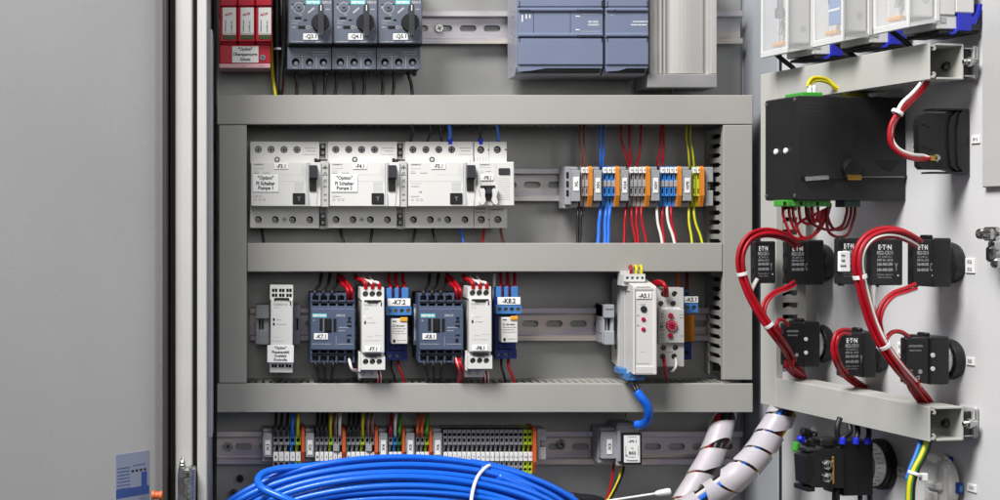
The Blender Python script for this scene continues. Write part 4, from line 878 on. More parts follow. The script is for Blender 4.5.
def overload(u, v, txt, label):
    Y = -90; mp = Map(Y); dv = v-286
    t = Thing('overload_relay', label, 'overload relay', (mp.x(u+12), -14, mp.z(378)), 'slim white overload relays')
    top = [(u+5+6.8*i, 293.6+dv, 2.9) for i in range(3)]; bot = [(u+5+6.8*i, 361.4+dv, 2.9) for i in range(3)]
    h = MB(mp).plate(u, u+23.6, 287+dv, 299.4+dv, top, Y+4, Y+8, 'white').box(u, u+23.6, 287+dv, 299.4+dv, Y+8, -14, 'white', .5).box(u+1, u+23.6, 299.4+dv, 352.6+dv, Y, -14, 'white', .9)
    h.prism_y([[(u+1.4, 352+dv), (u+23.4, 352+dv), (u+24.4, 356.6+dv), (u+24.4, 369.4+dv), (u+.2, 369.4+dv), (u+.2, 356.6+dv)]+[] ] , Y+8, -14, 'white').plate(u+.2, u+24.4, 356+dv, 369.4+dv, bot, Y+3, Y+7.9, 'white')
    h.prism_y([[(u+4.4, 354+dv), (u+20.4, 354+dv), (u+20.4, 355.8+dv), (u+17, 355.8+dv), (u+16, 356.8+dv), (u+9, 356.8+dv), (u+8, 355.8+dv), (u+4.4, 355.8+dv)]], Y+1.5, Y+3, 'ink')
    h.prism_y([[(u+3.4, 299.4+dv), (u+20.4, 299.4+dv), (u+20.4, 301+dv), (u+18, 301+dv), (u+17, 302.6+dv), (u+7, 302.6+dv), (u+6, 301+dv), (u+3.4, 301+dv)]], Y-.6, Y+.1, 'ink')
    h.box(u+19.8, u+21, 302+dv, 305.6+dv, Y-.2, Y, 'ink').text('SIEMENS', u+9.8, 304.2+dv, Y-.12, 2.4, 'inkl', wid=14).lines(u+3, u+8, 308+dv, Y-.1, 'inkl', .7).box(u+3.4, u+4.8, 315+dv, 317.4+dv, Y-.3, Y, 'label').box(u+3.4, u+5, 320.4+dv, 323.4+dv, Y-.3, Y, 'ink').lines(u+7, u+12, 317.4+dv, Y-.1, 'inkl', .7).lines(u+7, u+15, 322.4+dv, Y-.1, 'inkg', .7).lines(u+6, u+12, 336+dv, Y-.1, 'inkl', .6).lines(u+14, u+21, 335+dv, Y-.1, 'inkl', .6).lines(u+4, u+20, 340+dv, Y-.1, 'inkl', .6)
    t.part('housing', h)
    t.part('lower_terminal', MB(mp).box(u-1.6, u+18, 356+dv, 379+dv, Y+18, -14, 'white2', .6).plate(u-1.6, u+18, 370+dv, 379+dv, [(u+3, 374.4+dv, 2.6), (u+10.6, 374.4+dv, 2.6)], Y+16, Y+18.1, 'white2'))
    t.part('side_wing', MB(mp).box(u-1.8, u+.4, 352+dv, 372+dv, Y+9, Y+30, 'white', .4))
    for s_ in top: t.part('screw', MB(mp).cyl(s_[0], s_[1], 2.9, Y+7.4, Y+8.2, 'hole', 14).cyl(s_[0]+.3, s_[1]+.3, 2.1, Y+6.4, Y+7.4, 'steeld', 12).box(s_[0]-1.2, s_[0]+1.8, s_[1], s_[1]+.6, Y+6.2, Y+6.4, 'hole'))
    for s_ in bot: t.part('screw', MB(mp).cyl(s_[0], s_[1], 2.9, Y+7, Y+7.8, 'hole', 14).cyl(s_[0]-.2, s_[1]+.3, 2.1, Y+6, Y+7, 'steeld', 12).box(s_[0]-1.8, s_[0]+1.2, s_[1], s_[1]+.6, Y+5.8, Y+6, 'hole'))
    tag(t, mp, u+3.8, u+19.6, 345.4+dv, 351.4+dv, Y-.1, txt, fs=.5)
overload(361, 286.6, '-F7.1', 'slim white overload relay tagged -F7.1, right of the left contactor')
overload(468.4, 285.6, '-F8.1', 'slim white overload relay tagged -F8.1, right of the right contactor')
def relay(u, v, txt, label):
    Y = -66; mp = Map(Y); d = v-289
    t = Thing('plug_in_relay', label, 'relay', (mp.x(u+12), -14, mp.z(361+d)), 'blue relay sockets with small white relays')
    h = MB(mp).box(u, u+24, 289+d, 316+d, Y+8, -14, 'relayblue', .6).box(u+1, u+22, 314+d, 361+d, Y+14, -14, 'relayblue', .6).box(u+4, u+17, 345+d, 352+d, Y+12, Y+15, 'relayblue', .8)
    h.plate(u+.6, u+22, 352+d, 361+d, [(u+4.6, 357+d, 2.3), (u+12, 357+d, 2.3)], Y+10, Y+14.1, 'relayblue').box(u+3, u+18, 350.8+d, 351.6+d, Y+11.8, Y+12.2, 'hole').text('A', u+10.4, 348+d, Y+11.9, 2.2, 'hole')
    t.part('socket', h)
    t.part('terminal_bar', MB(mp).plate(u-.4, u+25, 306.4+d, 315+d, [(u+3+6.2*i, 310.6+d, 2.1) for i in range(4)], Y-2, Y+2, 'relaylight').box(u-.4, u+25, 306.4+d, 315+d, Y+2, Y+10, 'relaylight', .6).box(u+1, u+6, 288+d, 299+d, Y+4, Y+10, 'relaylight', .5).box(u+9, u+13, 288+d, 299+d, Y+4, Y+10, 'relaylight', .5).box(u+16, u+23, 288+d, 299+d, Y+4, Y+10, 'relaylight', .5))
    for i in range(4): t.part('screw', MB(mp).cyl(u+3+6.2*i, 310.6+d, 1.8, Y+.6, Y+2, 'brass' if i % 2 else 'steeld', 12).box(u+1.8+6.2*i, u+4.2+6.2*i, 310.3+d, 310.9+d, Y+.4, Y+.6, 'hole'))
    for i in range(2): t.part('screw', MB(mp).cyl(u+4.6+7.4*i, 357+d, 2, Y+12.6, Y+13.8, 'steeld', 12))
    tag(t, mp, u+1, u+24, 298.4+d, 306+d, Y-2, txt, 'marker_tag', .4)
    b = MB(mp).box(u+4.4, u+20.6, 318.4+d, 343.6+d, Y-6, Y+14, 'white', .7)
    b.box(u+5.6, u+9.4, 320.4+d, 321.4+d, Y-6.2, Y-6, 'ink').cyl(u+6.8, 325.4+d, 1.4, Y-6.15, Y-6, 'ink', 12).cyl(u+6.8, 325.4+d, .9, Y-6.25, Y-6, 'white', 12).text('finder', u+13.6, 325.4+d, Y-6.15, 1.7, 'ink', wid=9).lines(u+5.4, u+19, 328.4+d, Y-6.1, 'inkg', .8).lines(u+5.4, u+17, 330.8+d, Y-6.1, 'inkg', .8).lines(u+5.4, u+19, 333.2+d, Y-6.1, 'inkg', .6).box(u+6, u+8.4, 339+d, 342+d, Y-6.2, Y-6, 'ink').lines(u+10, u+19, 340+d, Y-6.1, 'inkg', .7)
    r_ = t.part('relay_case', b)
    t.part('status_tab', MB(mp).box(u+13, u+20.8, 317+d, 321.4+d, Y-7.4, Y-5.6, 'ynub', 1.0), r_)
relay(386.6, 289, '-K7.2', 'blue relay socket with white relay tagged -K7.2, between the contactors')
relay(496.4, 287.6, '-K8.2', 'blue relay socket with white relay tagged -K8.2, beside the bare rail')

def supply():
    Y = -104; mp = Map(Y)
    t = Thing('power_supply', 'tall light grey power supply tagged -A5.1 with red lights and a blue plug', 'power supply', (mp.x(640), -14, mp.z(374)))
    prof = [(-14, 284), (-24, 281), (-40, 282.5), (-60, 280), (Y+16, 284), (Y, 286.6), (Y, 374.6), (Y+14, 373.2), (Y+24, 376.4), (-60, 372.6), (-48, 375.2), (-14, 369)]
    h = MB(mp).prism_x(prof, 633.4, 656.4, 'white')
    h.box(633, 635.2, 287, 374.6, Y-1.4, Y+4, 'white', .6).box(653.6, 656.6, 287, 374.6, Y-1.4, Y+4, 'white', .6).box(635, 654, 287, 290, Y-.8, Y+2, 'white', .4).box(635, 654, 366, 374, Y-.6, Y+2, 'white', .6)
    H_ = t.part('housing', h)
    sd = MB(); x = mp.x(633.4)-.25
    for y0, z0, z1 in ((-36, 284, 372), (-62, 282, 373), (-78, 288, 290)): pass
    sd.box(x-.5, x+.2, -92, -30, mp.z(292), mp.z(291), 'white2').box(x-.6, x+.2, -44, -42, mp.z(372), mp.z(286), 'white2').box(x-.6, x+.2, -70, -68, mp.z(372), mp.z(286), 'white2').box(x-.2, x+.2, -34, -30, mp.z(355), mp.z(350), 'hole')
    t.part('side_groove', sd, H_)
    p = MB(mp).lines(636.4, 650, 284.6+2.4, Y-.95, 'inkg', .7).text('RESET', 643, 304.6, Y-.15, 1.4, 'inkl', wid=6).lines(637, 639.4, 315.6, Y-.1, 'inkg', 1.3).lines(637, 639.4, 325.6, Y-.1, 'inkg', 1.3).lines(637, 650, 363.6, Y-.1, 'inkl', 1.2).lines(640, 645, 352, Y-.1, 'inkl', .7)
    t.part('front_print', p, H_)
    t.part('push_button', MB(mp).cyl(643.6, 309, 3.2, Y-1, Y+.5, 'black', 20).cyl(643.6, 309, 2.2, Y-1.6, Y-.8, 'graphite', 16))
    for v in (319.4, 329.4): t.part('indicator', MB(mp).cyl(643.4, v, 2.1, Y-.9, Y+.4, 'redknob', 18, r1=2.3).cyl(643.4, v, 1.2, Y-1.3, Y-.8, 'redknob', 14))
    u_ = MB(mp).plate(628, 650, 274.6, 282.4, [(632+5.1*i, 278.6, 1.5) for i in range(4)], Y+18, Y+20.9, 'white').box(628, 650, 274.6, 287, Y+21, -60, 'white', .5).box(628, 650, 272, 275, Y+30, -60, 'white2', .5)
    pl = t.part('terminal_plug', u_)
    for i in range(4): t.part('screw', MB(mp).cyl(632+5.1*i, 278.6, 1.4, Y+20.2, Y+20.9, 'steeld', 10), pl)
    b_ = MB(mp).plate(629.6, 647.2, 374.8, 381.6, [(634+4.6*i, 378.4, 1.5) for i in range(3)], Y+12, Y+14.9, 'relaylight').box(629.6, 647.2, 374.8, 381.6, Y+15, -58, 'relaylight', .5).box(626, 634, 371, 377, Y+26, -54, 'relaylight', .8)
    bl = t.part('plug', b_)
    for i in range(3): t.part('screw', MB(mp).cyl(634+4.6*i, 378.4, 1.4, Y+14.2, Y+14.9, 'steel', 10), bl)
    tag(t, mp, 636, 651.6, 292.4, 299, Y-.2, '-A5.1', fs=.5)
supply()
mp = Map(-50); t = Thing('end_clamp', 'light grey end clamp at the left of the tall power supply', 'end clamp', (mp.x(604), -14, mp.z(345)), 'single end clamps on the contactor rail')
t.part('housing', MB(mp).box(604, 614.6, 304.6, 318, -50, -12, 'gclamp', .8).box(604.6, 614.6, 331, 345, -50, -12, 'gclamp', .8).box(604, 606.6, 304.6, 344, -44, -12, 'gclamp', .6).box(611.4, 615, 306, 344, -46, -12, 'gclamp', .6).box(606.6, 611.4, 317, 332, -34, -12, 'dark').box(608, 609.4, 318, 331, -42, -32, 'gclamp').box(605, 613, 307, 309, -51, -50, 'gclamp', .3).box(603.4, 605, 322, 334, -40, -16, 'gclamp', .4))
def timer():
    Y = -80; mp = Map(Y)
    t = Thing('timer_relay', 'light grey timer relay tagged -KT5.1 with a crimson dial', 'timer relay', (mp.x(672), -14, mp.z(368)))
    ho = [(665.4, 294.2, 2.9), (676.4, 294.2, 2.9), (662.6, 304, 2.9), (675, 304, 2.9), (664.8, 348.2, 2.9), (677, 348.2, 2.9), (664, 357, 2.9), (675.6, 357, 2.9)]
    h = MB(mp).plate(658.4, 685.4, 288, 308.6, ho[:4], Y+5, Y+9, 'white2').plate(658.4, 685.4, 343.6, 367, ho[4:], Y+5, Y+9, 'white2').box(658.4, 685.4, 288, 367, Y+9, -14, 'white2', .6).box(659, 685, 309, 343.4, Y+1, Y+10, 'white2', .8).prism_x([(Y+9, 290), (Y+20, 290), (Y+20, 365), (Y+9, 365)], 655.6, 658.4, 'black')
    h.lines(661, 664.6, 314, Y+.9, 'inkg', .9).lines(661, 664.6, 316.6, Y+.9, 'inkg', .7).lines(660, 664, 323.4, Y+.9, 'redknob', 1).box(660.4, 663.6, 325.4, 328, Y+.8, Y+1, 'dgterm').lines(660, 664, 330, Y+.9, 'redknob', 1).lines(660, 664, 334.8, Y+.9, 'inkg', .8).lines(660, 664, 337.6, Y+.9, 'inkg', .8).lines(680, 684, 315, Y+.9, 'inkg', .8).lines(680, 684, 318, Y+.9, 'inkg', .8).lines(681, 684, 336, Y+.9, 'inkg', .8).lines(668, 674, 352.6, Y+4.9, 'inkg', .8)
    for i in range(12):
        a = i*math.pi/6; h.box(671.8+7.2*math.cos(a)-.3, 671.8+7.2*math.cos(a)+.3, 325.6+7.2*math.sin(a)-.3, 325.6+7.2*math.sin(a)+.3, Y+.8, Y+1, 'inkg')
    t.part('housing', h)
    for s_ in ho: t.part('screw', MB(mp).cyl(s_[0], s_[1], 2.9, Y+8.2, Y+9.1, 'hole', 14).cyl(s_[0], s_[1]+.2, 2.2, Y+7.2, Y+8.2, 'steeld', 12).box(s_[0]-1.6, s_[0]+1.6, s_[1], s_[1]+.6, Y+7, Y+7.2, 'hole'))
    k = MB(mp).cyl(671.8, 325.6, 5.3, Y-1.6, Y+1, 'redknob', 28, r1=5.6)
    for i in range(10):
        a = i*math.pi/5; k.box(671.8+4.1*math.cos(a)-.45, 671.8+4.1*math.cos(a)+.45, 325.6+4.1*math.sin(a)-.45, 325.6+4.1*math.sin(a)+.45, Y-1.75, Y-1.6, 'pink')
    k.cyl(671.8, 325.6, 2.4, Y-2.6, Y-1.6, 'redknob', 18).box(669.8, 673.8, 325.3, 325.9, Y-2.75, Y-2.6, 'ink').box(671.5, 672.1, 323.6, 327.6, Y-2.75, Y-2.6, 'ink')
    t.part('large_dial', k)
    for v, u in ((315.6, 671), (335.6, 670.6)): t.part('small_dial', MB(mp).cyl(u, v, 2.6, Y-.8, Y+1, 'redknob', 20).box(u-.3, u+.5, v, v+2.4, Y-1, Y-.8, 'hole'))
    tag(t, mp, 661.6, 681, 309.4, 315-.6-1, Y+.6, '-KT5.1', fs=.72) if False else tag(t, mp, 662, 681.4, 307.6, 312.8, Y+3, '-KT5.1', fs=.56)
timer()
def amber():
    Y = -50; mp = Map(Y)
    t = Thing('plug_in_relay', 'half hidden blue relay socket with an amber relay tagged -K5.1', 'relay', (mp.x(692), -14, mp.z(360)))
    t.part('socket', MB(mp).box(683, 696.6, 296, 312.6, Y+6, -14, 'relayblue', .6).box(683, 693.4, 337, 360, Y+6, -14, 'relayblue', .6).cyl(688.4, 353, 2.2, Y+5.6, Y+6, 'hole', 12).cyl(689, 294, 1.4, Y+8, Y+20, 'relaylight', 10).box(686.6, 691, 290, 297, Y+8, Y+20, 'relaylight', .5))
    t.part('terminal_bar', MB(mp).plate(685, 698.4, 303, 312.6, [(687.4, 307.6, 2.3), (694.4, 307.6, 2.3)], Y, Y+3, 'relaylight').box(685, 698.4, 303, 312.6, Y+3, Y+8, 'relaylight', .4))
    for u in (687.4, 694.4): t.part('screw', MB(mp).cyl(u, 307.6, 2.1, Y+1.4, Y+3, 'steeld', 12))
    tag(t, mp, 684.4, 698.6, 296.4, 302.8, Y, '-K5.1', 'marker_tag', .46)
    t.part('relay_case', MB(mp).box(684, 694.4, 315.4, 341.6, Y-3, -26, 'amber', 1).box(686, 692, 317, 331, Y+4, -30, 'copper', .6).box(685, 690, 332, 338, Y+2, -30, 'steeld', .5))
    t.part('pivot', MB(mp).cyl(696, 321.6, 2.4, Y+10, Y+30, 'black', 14))
amber()
# row 3 wires
def arch(label, a, b, top, y, r, m1, m2=None, grp=None, v=297, yb=-20):
    wire(label, [W(b, 274.5, yb-14), W((a+b)/2+.5, top+2, y+8), W(a+(b-a)*.12, top+1, y-1), W(a, v-6, y-3), W(a, v, y+6)], r, m1, m2, group=grp)
for cu, nm in ((310.8, 'left'), (419.4, 'right')):
    for i in range(3):
        c = cu+4.6+8.6*i
        wire(f'{ORD[i]} black wire from the left bending into the top of the {nm} contactor', [W(c+6, 274, -40), W(c+4.2, 284, -58), W(c+1, 288.6, -72), W(c-.6, 293, -78), W(c-.4, 299, -74)], 1.7, 'w_black', group='black wires at the contactors')
        wire(f'{ORD[i]} black wire from the left hanging under the {nm} contactor', [W(c, 358, -74), W(c+.5, 365, -79), W(c+2.5-1.5*i, 373, -74), W(c+3-2*i, 384, -58)], 1.6, 'w_black', group='black wires at the contactors')
    for i in range(2):
        c = cu+36.6+4*i
        wire(f'{["left", "right"][i]} red wire looping into the top right of the {nm} contactor', [W(c-10, 276, -46), W(c-5, 284-i*1.5, -62), W(c-1, 287.6, -78), W(c+.6, 292, -82), W(c+.4, 300, -74)], 1.9, 'w_red', group='red wires at the contactors')
wire('white and red wire leaving the bottom right of the left contactor', [W(349, 358, -74), W(350, 363, -82), W(352.4, 369.6, -82), W(357, 371, -74), W(360, 380, -58)], 1.5, 'w_white', 'w_red', group='red wires at the contactors')
for i in range(3):
    wire(f'{ORD[i]} red wire from the left hanging under the right contactor', [W(455+i*2.2, 357, -74), W(456.4+i*2, 363, -84), W(459+i*2, 372, -80), W(458+i*1.4, 384, -60)], 1.5, 'w_red', 'w_white' if i == 0 else None, group='red wires at the contactors')
for u, nm, dv in ((361, 'left', .6), (468.4, 'right', -.4)):
    for i, c in enumerate(('w_red', 'w_white', 'w_white')):
        x = u+5+6.8*i
        wire(f'{["red wire", "left white wire", "right white wire"][i]} curving into the top of the {nm} overload relay', [W(x-10, 276, -50), W(x-6.6, 279.6+i, -66), W(x-3, 280.4+i, -80), W(x-.6, 284, -86), W(x, 290, -80)], 2.3 if i == 0 else 1.6, c, 'w_red' if i else None, group='wires at the overload relays')
        single('ferrule', MB().lathe(W(x-.2, 285, -85.6), (0, .1, -1), [(1.5, -2.5), (2.2, -1), (2.1, 4)], 'w_red', 12), f'{ORD[i]} red ferrule from the left on top of the {nm} overload relay', 'ferrule', W(x, 286, -85), 'red ferrules at the overload relays')
    for i in range(2):
        wire(f'{["left", "right"][i]} red and white wire below the {nm} overload relay', [W(u+15+3.4*i, 372, -62), W(u+16+3.2*i, 377, -70), W(u+15.4+3*i, 386, -58)], 1.7, 'w_red', 'w_white', group='wires at the overload relays')
for u, nm, bx in ((386.6, 'left', 0), (496.4, 'right', 2)):
    for i in range(3):
        wire(f'{ORD[i]} red wire from the left dropping into the {nm} blue relay socket', [W(u+2+7*i+bx, 273, -42), W(u+2.5+7*i+bx, 281, -50), W(u+4.2+7*i, 288, -58), W(u+4.2+7*i, 298, -60)], 1.8, 'w_red', group='red wires above the blue relays')
        single('ferrule', MB().lathe(W(u+4.2+7*i, 291, -59), (0, 0, -1), [(1.7, -3), (2.5, -1), (2.5, 3), (1.5, 5)], 'w_dred', 12), f'{ORD[i]} dark red ferrule from the left above the {nm} blue relay', 'ferrule', W(u+4.2+7*i, 291, -59), 'dark ferrules above the blue relays')
    for i in range(2):
        wire(f'{["left striped", "right red"][i]} wire below the {nm} blue relay socket', [W(u+5+7*i, 358, -46), W(u+5.4+7*i, 367, -52), W(u+8+8*i, 376, -54), W(u+10+9*i, 387, -50)], 1.5, ['w_black', 'w_red'][i], 'w_white' if i == 0 else None, group='wires below the blue relays')
wire('white wire beside the right overload relay', [W(494.5, 274, -40), W(494.2, 282, -46), W(494, 290, -50), W(494, 300, -46)], 1.6, 'w_white')
for i, (c, a, b) in enumerate((('w_red', 631, 629), ('w_yellow', 636.4, 633.6), ('w_yellow', 641.6, 639))):
    wire(['red wire bending into the top plug of the power supply', 'left yellow wire bending into the top plug of the power supply', 'right yellow wire bending into the top plug of the power supply'][i],
         [W(b-1, 274, -50), W(b, 268.6, -66), W(b+1.6, 265.8, -76), W(a, 268.4, -84), W(a, 275, -84)], 1.5, c, group='wires into the power supply plug')
for i in range(2):
    wire(f'{["upper", "lower"][i]} thick red wire curving from the power supply into the timer relay', [W(652+i*3, 284, -60), W(656.6, 281.6+i*2, -74), W(662+i, 282.4+i*2.2, -84), W(665.4+i*.8, 287+i, -88), W(665.2+i*1.6, 296, -80)], 2.1, 'w_red', group='thick red wires at the timer relay')
wire('orange wire dropping behind the timer relay', [W(678, 273, -40), W(678.4, 282, -44), W(677, 290, -50)], 1.7, 'w_orange')
wire('dark red wire dropping to the amber relay socket', [W(687, 273, -30), W(687, 284, -34), W(687.4, 294, -36)], 1.7, 'w_dred')
wire('red wire leaving the bottom of the timer relay', [W(664, 358, -74), W(664.6, 364, -82), W(665, 371, -80), W(667, 379, -66)], 1.5, 'w_red')
wire('white and red wire looping under the timer relay', [W(675.6, 358, -72), W(676, 366, -80), W(672.6, 371.4, -76), W(670.6, 369.6, -62)], 1.4, 'w_white', 'w_red')
# blue sleeved cable from the plug across the lower duct
cb = Thing('sleeved_cable', 'black cable with a thick blue sleeve hooking below the power supply', 'cable', W(644, 400, -90))
pts = [W(629, 380, -84), W(632, 384, -92), W(635, 389, -98), (W(638, 394, -100))]
cb.part('black_core', MB().tube(pts+[W(640, 397, -101)], 2.2, 'w_black', 12)); cb.part('black_core', MB().tube([W(634, 380, -84), W(636.4, 384, -92), W(638, 389, -96), W(640, 396, -99)], 1.8, 'w_black', 12))
cb.part('blue_sleeve', MB().tube([W(637, 391.5, -99), W(641.8, 398, -102), W(646.6, 404.5, -102), W(648.6, 412, -100), W(647.6, 419.6, -94), W(642.6, 424.4, -86), W(636, 424.8, -80)], 4.4, 'coil', 16))

# ============================================================ ROW 4
G4 = 'numbered terminal blocks of the bottom strip'; GB4 = 'grey end brackets of the bottom strip'; GP4 = 'rust orange end plates of the bottom strip'
def run(u0, u1, n): return [(u0+(u1-u0)*i/n, u0+(u1-u0)*(i+1)/n) for i in range(n)]
T4 = [('X1', 262.4, 272.4, (272.8, 301, ['gterm', 'gterm', 'gterm', 'bterm', 'yterm']), 301.4, 304.6), ('X2', 304.8, 314.6, (315, 342, ['gterm', 'gterm', 'gterm', 'yterm', 'gterm', 'gterm']), 342.3, 345.6),
      (None, 0, 0, (346, 374.6, ['gterm', 'gterm', 'gterm', 'yterm', 'gterm', 'gterm']), 374.8, 378), ('X4', 378.4, 388, (388.4, 402, ['gterm', 'bterm', 'dgterm']), 402.3, 405),
      ('X5', 405.2, 415.2, (415.6, 429.2, ['gterm', 'gterm', 'yterm']), 429.4, 432.2), ('X6', 432.4, 442.6, (443, 532.6, ['gterm']*17+['yterm']*2), 533, 536.4)]
prev = 'X1'
for tx, a, b, (q0, q1, mts), p0, p1 in T4:
    if tx: end_bracket(a, b, 428, 463.6, tx, f'grey end bracket marked {tx} in the bottom terminal strip', GB4, Y=-50, lw=.55, lv=(440.4, 455)); where = f'to the right of the {tx} bracket'
    else: where = 'in the unmarked section beside X4'
    cnt = 0
    for i, (c0, c1) in enumerate(run(q0, q1, len(mts))):
        terminal(c0, c1, 427.6, 474, mts[i], f'{ORD[i]} terminal block from the left, {lookup(mts[i])}, {where}', G4, Y=-46, style=1, num=i+1)
    if tx == 'X2' or tx is None:
        c0 = q1-8.8; single('bridge_insert', MB(Map(-47)).box(c0, c0+6, 444.4, 451.4, -49, -38, 'gclamp', .5), f'square grey jumper on the terminals {where}', 'jumper', W(c0+3, 448, -40), 'grey jumpers in the bottom strip')
    end_plate(p0, p1, 427, 474 if tx == 'X6' else 464, f'rust orange end plate closing the terminals {where}', GP4, 'orange2', Y=-50)
tail_clamp(536.8, 546.4, 427, 460, 'grey end clamp at the right end of the bottom terminal strip', -42)
def bw(i, px, c1, c2, top, label):
    wire(label, [W(px+1, top-6, -34), W(px+.6, top+2, -44), W(px-.2, top+12, -52), W(px, 436, -46)], 1.6, c1, c2, group='wires entering the bottom terminal strip')
cols = [(275.4, 'w_black'), (281.2, 'w_black'), (286.8, 'w_black'), (292.4, 'w_blue'), (298, 'w_yellow'), (317, 'w_black'), (321.6, 'w_black'), (326, 'w_black'), (330.6, 'w_yellow'), (335, 'w_brown'), (339.8, 'w_white'),
        (348.6, 'w_black'), (353.4, 'w_black'), (358, 'w_black'), (362.8, 'w_yellow'), (367.6, 'w_brown'), (372, 'w_brown'), (390.6, 'w_red'), (395.2, 'w_white'), (399.8, 'w_dgreen'), (417.6, 'w_orange'), (421.8, 'w_orange'), (427, 'w_dgreen')]
M['w_dgreen'] = M['w_green']
for i, (x, c) in enumerate(cols):
    two = {'w_brown': 'w_white', 'w_yellow': 'w_green'}.get(c)
    sec = 'X1' if x < 303 else 'X2' if x < 345 else 'unmarked' if x < 377 else 'X4' if x < 404 else 'X5'
    st_ = [q for q, _ in cols if (q < 303) == (x < 303) and (q < 345) == (x < 345) and (q < 377) == (x < 377) and (q < 404) == (x < 404)]
    nm = {'w_dgreen': 'green', 'w_yellow': 'yellow-green', 'w_brown': 'brown and white'}.get(c, c[2:])
    bw(i, x, c, two, 412 if c in ('w_blue', 'w_yellow', 'w_white', 'w_brown') else 418, f'{nm} wire, {ORD[st_.index(x)]} from the left into the {sec} section of the bottom strip')
# varistor module
Y = -56; mp = Map(Y)
t = Thing('suppressor_module', 'small module with a black framed white label on the bottom rail', 'suppressor', (mp.x(625), -14, mp.z(467)))
t.part('body', MB(mp).box(618, 641, 426, 467, Y+6, -12, 'gclamp', .8).box(620, 636, 424.6, 430, Y+10, -14, 'gclamp', .6).box(618.4, 622, 432, 462, Y+3, -12, 'gclamp', .5))
fr_ = t.part('black_frame', MB(mp).box(621.6, 642.2, 433, 464.8, Y, Y+10, 'black', 1.0))
t.part('printed_label', MB(mp).box(624, 640, 435.4, 462.6, Y-.5, Y, 'label', .2).text('-F9.1', 632.4, 441.4, Y-.65, 2.6, 'ink', wid=8, bold=1).text('Typ', 632.2, 448.4, Y-.65, 1.6, 'ink').text('BS2', 632.4, 453, Y-.65, 3, 'ink', wid=7, bold=1).text('Termshunt', 632, 460.4, Y-.65, 1.8, 'ink', wid=12)
       .lines(628, 636, 437, Y-.6, 'inkg', .7).lines(628, 636, 457, Y-.6, 'inkg', .8).box(625.6, 626, 446, 456, Y-.65, Y-.5, 'ink').box(638.2, 638.6, 446, 456, Y-.65, Y-.5, 'ink').cyl(626.4, 455.6, 1.1, Y-.65, Y-.5, 'inkg', 10), fr_)
end_bracket(600.4, 618.4, 427, 465, 'X3', 'grey end bracket marked X3 left of the framed suppressor module', GB4, Y=-50, lw=.3, lv=(439.6, 454.4))
wire('red wire hanging from the suppressor module', [W(614, 462, -30), W(612.4, 475, -40), W(609.6, 490, -60), W(606, 502, -80)], 1.3, 'w_red')
wire('yellow wire hanging from the suppressor module', [W(621, 464, -30), W(620, 476, -40), W(614, 490, -60), W(607, 502, -82)], 1.4, 'w_yellow')
wire('black wire hanging from the suppressor module', [W(624, 464, -34), W(622.6, 474, -42), W(616.4, 488, -58), W(608, 503, -84)], 1.3, 'w_black')
wire('thin green wire above the suppressor module', [W(626, 410, -30), W(625, 420, -34), W(622.6, 430, -38)], .9, 'w_green')

# ============================================================ BLUE CABLE COIL
coil = Thing('cable_coil', 'big coil of bright blue cable lying in front of the bottom terminals', 'cable coil', W(400, 560, -200))
def loopP(k, a0, a1, n=46):
    """k-th turn: an ellipse, each turn a little lower and nearer the viewer"""
    out = []
    y = -150-(k//2)*4.5+(k % 2)*9
    j = k//2; h_ = k % 2; cx = 402+3*math.sin(k*2.1); cy = 546+.8*math.sin(k*1.7); ra = 197-j*8.2-h_*4+3*math.sin(k*1.3+.5); rb = 88-j*6.7-h_*3.4
    for i in range(n+1):
        a = a0+(a1-a0)*i/n
        ww = .8*math.sin(3*a+k)
        x = cx+ra*math.cos(a)*(1+.04*math.sin(a)) + ww; v = cy-rb*math.sin(a)**(1 if math.sin(a) > 0 else 1) + ww
        yy = y + 10*math.cos(a+.3*k)
        out.append(W(x-HX+HX, v, yy))
    return out
mb = MB()
NT = 18
allp = []
for k in range(NT): allp.append(loopP(k, -math.pi, math.pi))
for k in range(NT): mb.tube(allp[k], 3.0, 'coil', 16, sub=2)
# crossing turns on the left
mb.tube([W(345, 462, -150), W(312, 466, -152), W(282, 468.6, -158), W(264, 473, -168), W(258, 480, -180), W(262, 488, -192), W(276, 495, -200), W(294, 502, -204), W(330, 514, -204), W(380, 526, -200)], 3.6, 'coil', 16)
mb.tube([W(300, 469, -140), W(276, 475, -142), W(262, 484, -146), W(256, 494, -152), W(260, 506, -160), W(274, 520, -166)], 3.6, 'coil', 16)
mb.tube([W(268, 482, -148), W(251, 491, -150), W(241, 500, -150), W(232, 520, -150)], 3.6, 'coil', 16)
mb.tube([W(470, 462, -138), W(505, 469, -140), W(535, 480, -138), W(556, 492, -130), W(574, 497.5, -118)], 3.6, 'coil', 16)
mb.tube([W(480, 468, -146), W(512, 477, -146), W(542, 490, -138), W(560, 498, -128), W(576, 503, -120)], 3.6, 'coil', 16)
mb.tube([W(498, 476, -160), W(524, 487, -156), W(548, 500, -146), W(566, 514, -130)], 3.6, 'coil', 16)
coil.part('blue_cable', mb)
coil.part('black_sleeve', MB().tube([W(571, 497, -119), W(580, 498.6, -117), W(592, 499.4, -114), W(602, 502, -110)], 4.9, 'w_black', 16))
coil.part('cable_tie', MB().tube([W(470, 520, -200), W(471, 503, -196), W(473, 490, -186), W(477, 478, -172), W(483, 470, -160), W(490, 465.4, -146), W(497, 468, -128)], lambda q: 1.7, 'tie', 8))
t = Thing('loose_cable_tie', 'white plastic tie with a thick head pointing right at the bottom edge', 'cable tie', W(640, 497, -90))  # tail of a cable tie beside the coil's black sleeve
t.part('strap', MB().tube([W(596, 502.6, -92), W(620, 499, -92), W(657, 493.4, -92)], 1.2, 'tie', 8)); t.part('head', MB().lathe(W(655, 493.8, -92), (1, 0, .16), [(1.6, 0), (3, 3), (3.3, 8), (3.6, 13), (3.2, 15.4), (2, 16)], 'tie', 14))
t.o.name = 'cable_tie'

